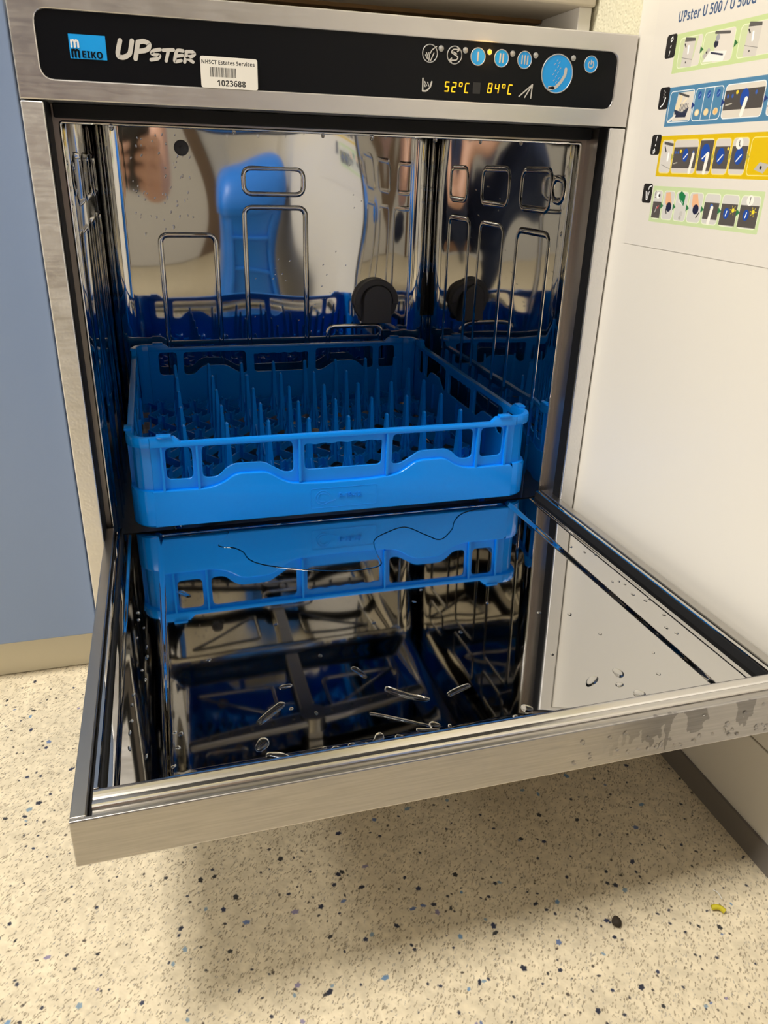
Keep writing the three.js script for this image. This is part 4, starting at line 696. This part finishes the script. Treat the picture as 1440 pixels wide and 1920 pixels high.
{
  camera.updateMatrixWorld(true);
  const cam = (x, y, z) => { const v = V(x, y, z).applyMatrix4(camera.matrixWorld); return [v.x, v.y, v.z]; };
  // the phone stands just behind the lens
  const pg = new RoundedBoxGeometry(0.074, 0.15, 0.0082, 4, 0.004).translate(-0.02, -0.05, 0.0115).applyMatrix4(camera.matrixWorld);
  const ph = thing('phone', cam(-0.02, -0.125, 0.0115), 'black phone held up in both hands by the crouching person', 'phone');
  part('case', flat([pg]), std({ color: lin(0.02, 0.02, 0.022), roughness: 0.35 }), ph);
  part('lens_bump', flat([new RoundedBoxGeometry(0.034, 0.034, 0.0012, 2, 0.0005).translate(-0.004, -0.003, 0.0071).applyMatrix4(camera.matrixWorld)]), std({ color: lin(0.01, 0.01, 0.012), roughness: 0.15 }), ph);

  const PB = [-0.5, 0, 1.3], person = thing('person', PB, 'crouching person in navy tunic and trousers holding a phone in front of the dishwasher', 'person');
  const skin = std({ color: lin(0.52, 0.3, 0.22), roughness: 0.5 }), cloth = std({ color: lin(0.018, 0.035, 0.1), roughness: 0.85 }), clothDark = std({ color: lin(0.014, 0.026, 0.075), roughness: 0.85 });
  const pel = [-0.52, 0.36, 1.46], che = [-0.5, 0.72, 1.38], nek = [-0.48, 0.93, 1.31], hL = [-0.615, 0.35, 1.44], hR = [-0.43, 0.35, 1.44], kL = [-0.68, 0.54, 1.08], kR = [-0.38, 0.53, 1.1], aL = [-0.67, 0.1, 1.28], aR = [-0.39, 0.1, 1.3];
  const sL = [-0.67, 0.85, 1.35], sR = [-0.33, 0.85, 1.33], wL = cam(-0.085, -0.135, 0.06), wR = cam(0.045, -0.135, 0.06), eL = [-0.55, 0.62, 1.12], eR = [-0.14, 0.64, 1.1];
  const torso = [[[pel[0] - 0.07, pel[1], pel[2]], [pel[0] + 0.07, pel[1], pel[2]], 0.115, 0.115], [pel, che, 0.12, 0.135], [[che[0] - 0.075, che[1] + 0.05, che[2]], [che[0] + 0.075, che[1] + 0.05, che[2]], 0.105, 0.105], [sL, sR, 0.058, 0.058], [che, nek, 0.09, 0.05]];
  const armsU = [[sL, eL, 0.052, 0.041], [sR, eR, 0.052, 0.041]], armsF = [[eL, wL, 0.041, 0.027], [eR, wR, 0.041, 0.027]];
  const legs = [[hL, kL, 0.088, 0.06], [hR, kR, 0.088, 0.06], [kL, aL, 0.058, 0.038], [kR, aR, 0.058, 0.038]];
  const feet = [[[aL[0], 0.055, aL[2] + 0.03], [aL[0] - 0.015, 0.035, aL[2] - 0.17], 0.04, 0.032], [[aR[0], 0.055, aR[2] + 0.03], [aR[0] + 0.02, 0.035, aR[2] - 0.17], 0.04, 0.032]];
  const neck = [[nek, [-0.47, 1.0, 1.285], 0.05, 0.046]];
  const bodyF = bones([...torso, ...armsU, ...armsF, ...legs, ...feet.map(f => [f[0], f[1], f[2] - 0.01, f[3] - 0.008]), ...neck], 0.05);
  const body = [field(-0.48, 0.55, 1.2, 0.62, 104, bodyF)];
  // head
  const HC = [-0.46, 1.1, 1.255], look = V(-0.3, -0.85, -0.75).normalize();
  const hm = new THREE.Matrix4().lookAt(V(0, 0, 0), V(0.4, -0.7, -0.6), V(0, 1, 0)).setPosition(...HC), hi = hm.clone().invert(), hv = V(0, 0, 0);
  const headF = (x, y, z) => {
    hv.set(x, y, z).applyMatrix4(hi); const X = Math.abs(hv.x), Y = hv.y, Z = -hv.z;          // Z = forward
    let d = Math.hypot(X / 0.074, (Y - 0.02) / 0.1, (Z + 0.01) / 0.092) * 0.078 - 0.078;
    d = smin(d, cap(X, Y, Z, [0.02, -0.06, 0.03], [0, -0.095, 0.062], 0.042, 0.022), 0.04);
    d = smin(d, cap(X, Y, Z, [0, 0.012, 0.082], [0, -0.03, 0.104], 0.008, 0.013), 0.016);
    d = smin(d, cap(X, Y, Z, [0, -0.058, 0.082], [0.018, -0.058, 0.076], 0.008, 0.006), 0.012);
    d = Math.max(d, -(cap(X, Y, Z, [0.03, 0.004, 0.092], [0.034, 0.004, 0.092], 0.014, 0.014)) - 0.0);
    d = smin(d, cap(X, Y, Z, [0.03, 0.004, 0.072], [0.031, 0.004, 0.072], 0.0125, 0.0125), 0.004);
    return smin(d, cap(X, Y, Z, [0.076, 0.015, -0.005], [0.078, -0.02, 0.0], 0.012, 0.008), 0.01);
  };
  body.push(field(...HC, 0.15, 80, headF));
  // hands: palm, four fingers round the phone's edge, thumb on the screen side
  for (const s of [-1, 1]) {
    const mx = x => -0.02 + s * x, ch = [];
    const P = (x, y, z) => [mx(x), y, z];
    ch.push([P(0.06, -0.135, 0.055), P(0.055, -0.105, 0.034), 0.026, 0.02], [P(0.05, -0.112, 0.034), P(0.05, -0.07, 0.022), 0.017, 0.014], [P(0.05, -0.125, 0.036), P(0.052, -0.1, 0.026), 0.018, 0.016]);
    [[-0.062, 0.9], [-0.082, 1], [-0.102, 0.95], [-0.12, 0.75]].forEach(([y, l], i) => { const r = 0.0085 - (i === 3 ? 0.0012 : 0); ch.push([P(0.05, y, 0.02), P(0.051, y + 0.002, -0.002), r + 0.001, r], [P(0.051, y + 0.002, -0.002), P(0.034 - 0.004 * l, y + 0.005, -0.0035), r, r - 0.0008], [P(0.034 - 0.004 * l, y + 0.005, -0.0035), P(0.034 - 0.022 * l, y + 0.007, -0.002), r - 0.0008, r - 0.0018]); });
    ch.push([P(0.052, -0.1, 0.036), P(0.043, -0.07, 0.034), 0.0125, 0.0105], [P(0.043, -0.07, 0.034), P(0.024, -0.048, 0.0268), 0.0105, 0.0085]);
    const f = bones(ch, 0.006), c = [mx(0.042), -0.095, 0.028];
    const g = field(...c, 0.075, 52, f); g.applyMatrix4(camera.matrixWorld); body.push(g);
  }
  part('body', flat(body), skin, person, 'bare head, forearms and hands');
  const cut = (f, c) => (x, y, z) => Math.max(f(x, y, z), c(x, y, z));
  const sleeve = [[sL, [sL[0] + (eL[0] - sL[0]) * 0.72, sL[1] + (eL[1] - sL[1]) * 0.72, sL[2] + (eL[2] - sL[2]) * 0.72], 0.066, 0.062], [sR, [sR[0] + (eR[0] - sR[0]) * 0.72, sR[1] + (eR[1] - sR[1]) * 0.72, sR[2] + (eR[2] - sR[2]) * 0.72], 0.066, 0.062]];
  const grow = (l, r) => l.map(b => [b[0], b[1], b[2] + r, b[3] + r]);
  const fold = (x, y, z) => 0.004 * Math.sin(y * 60 + 8 * Math.sin(x * 14 + z * 9)) ;
  const tunicF = bones([...grow(torso, 0.014), ...sleeve], 0.05), trF = bones([...grow(legs, 0.016), [[pel[0] - 0.07, pel[1], pel[2]], [pel[0] + 0.07, pel[1], pel[2]], 0.122, 0.122]], 0.05);
  part('tunic', field(-0.5, 0.6, 1.25, 0.5, 84, cut((x, y, z) => tunicF(x, y, z) + fold(x, y, z), (x, y, z) => Math.max(y - 0.955 - 0.2 * (z - 1.31), 0.33 - y))), cloth, person, 'navy work tunic');
  part('trousers', field(-0.53, 0.4, 1.27, 0.42, 80, cut((x, y, z) => trF(x, y, z) + fold(x, y, z), (x, y, z) => 0.1 - y)), clothDark, person, 'navy work trousers');
  for (const f of feet) part('shoe', field((f[0][0] + f[1][0]) / 2, 0.055, (f[0][2] + f[1][2]) / 2, 0.16, 44, cut(bones([[f[0], f[1], 0.05, 0.042]], 0.02), (x, y) => 0.002 - y)), std({ color: lin(0.03, 0.03, 0.033), roughness: 0.6 }), person, 'black work shoe');
  part('hair', field(...HC, 0.16, 64, (x, y, z) => { const d = headF(x, y, z) - 0.012; hv.set(x, y, z).applyMatrix4(hi); return Math.max(d, -(hv.y - 0.03 - 0.9 * (-hv.z - 0.03))); }), std({ color: lin(0.04, 0.025, 0.015), roughness: 0.7 }), person, 'short dark brown hair');
}

renderer.shadowMap.type = THREE.PCFSoftShadowMap;
scene.traverse(o => { if (o.isMesh) { o.castShadow = true; o.receiveShadow = true; } });
renderer.render(scene, camera);
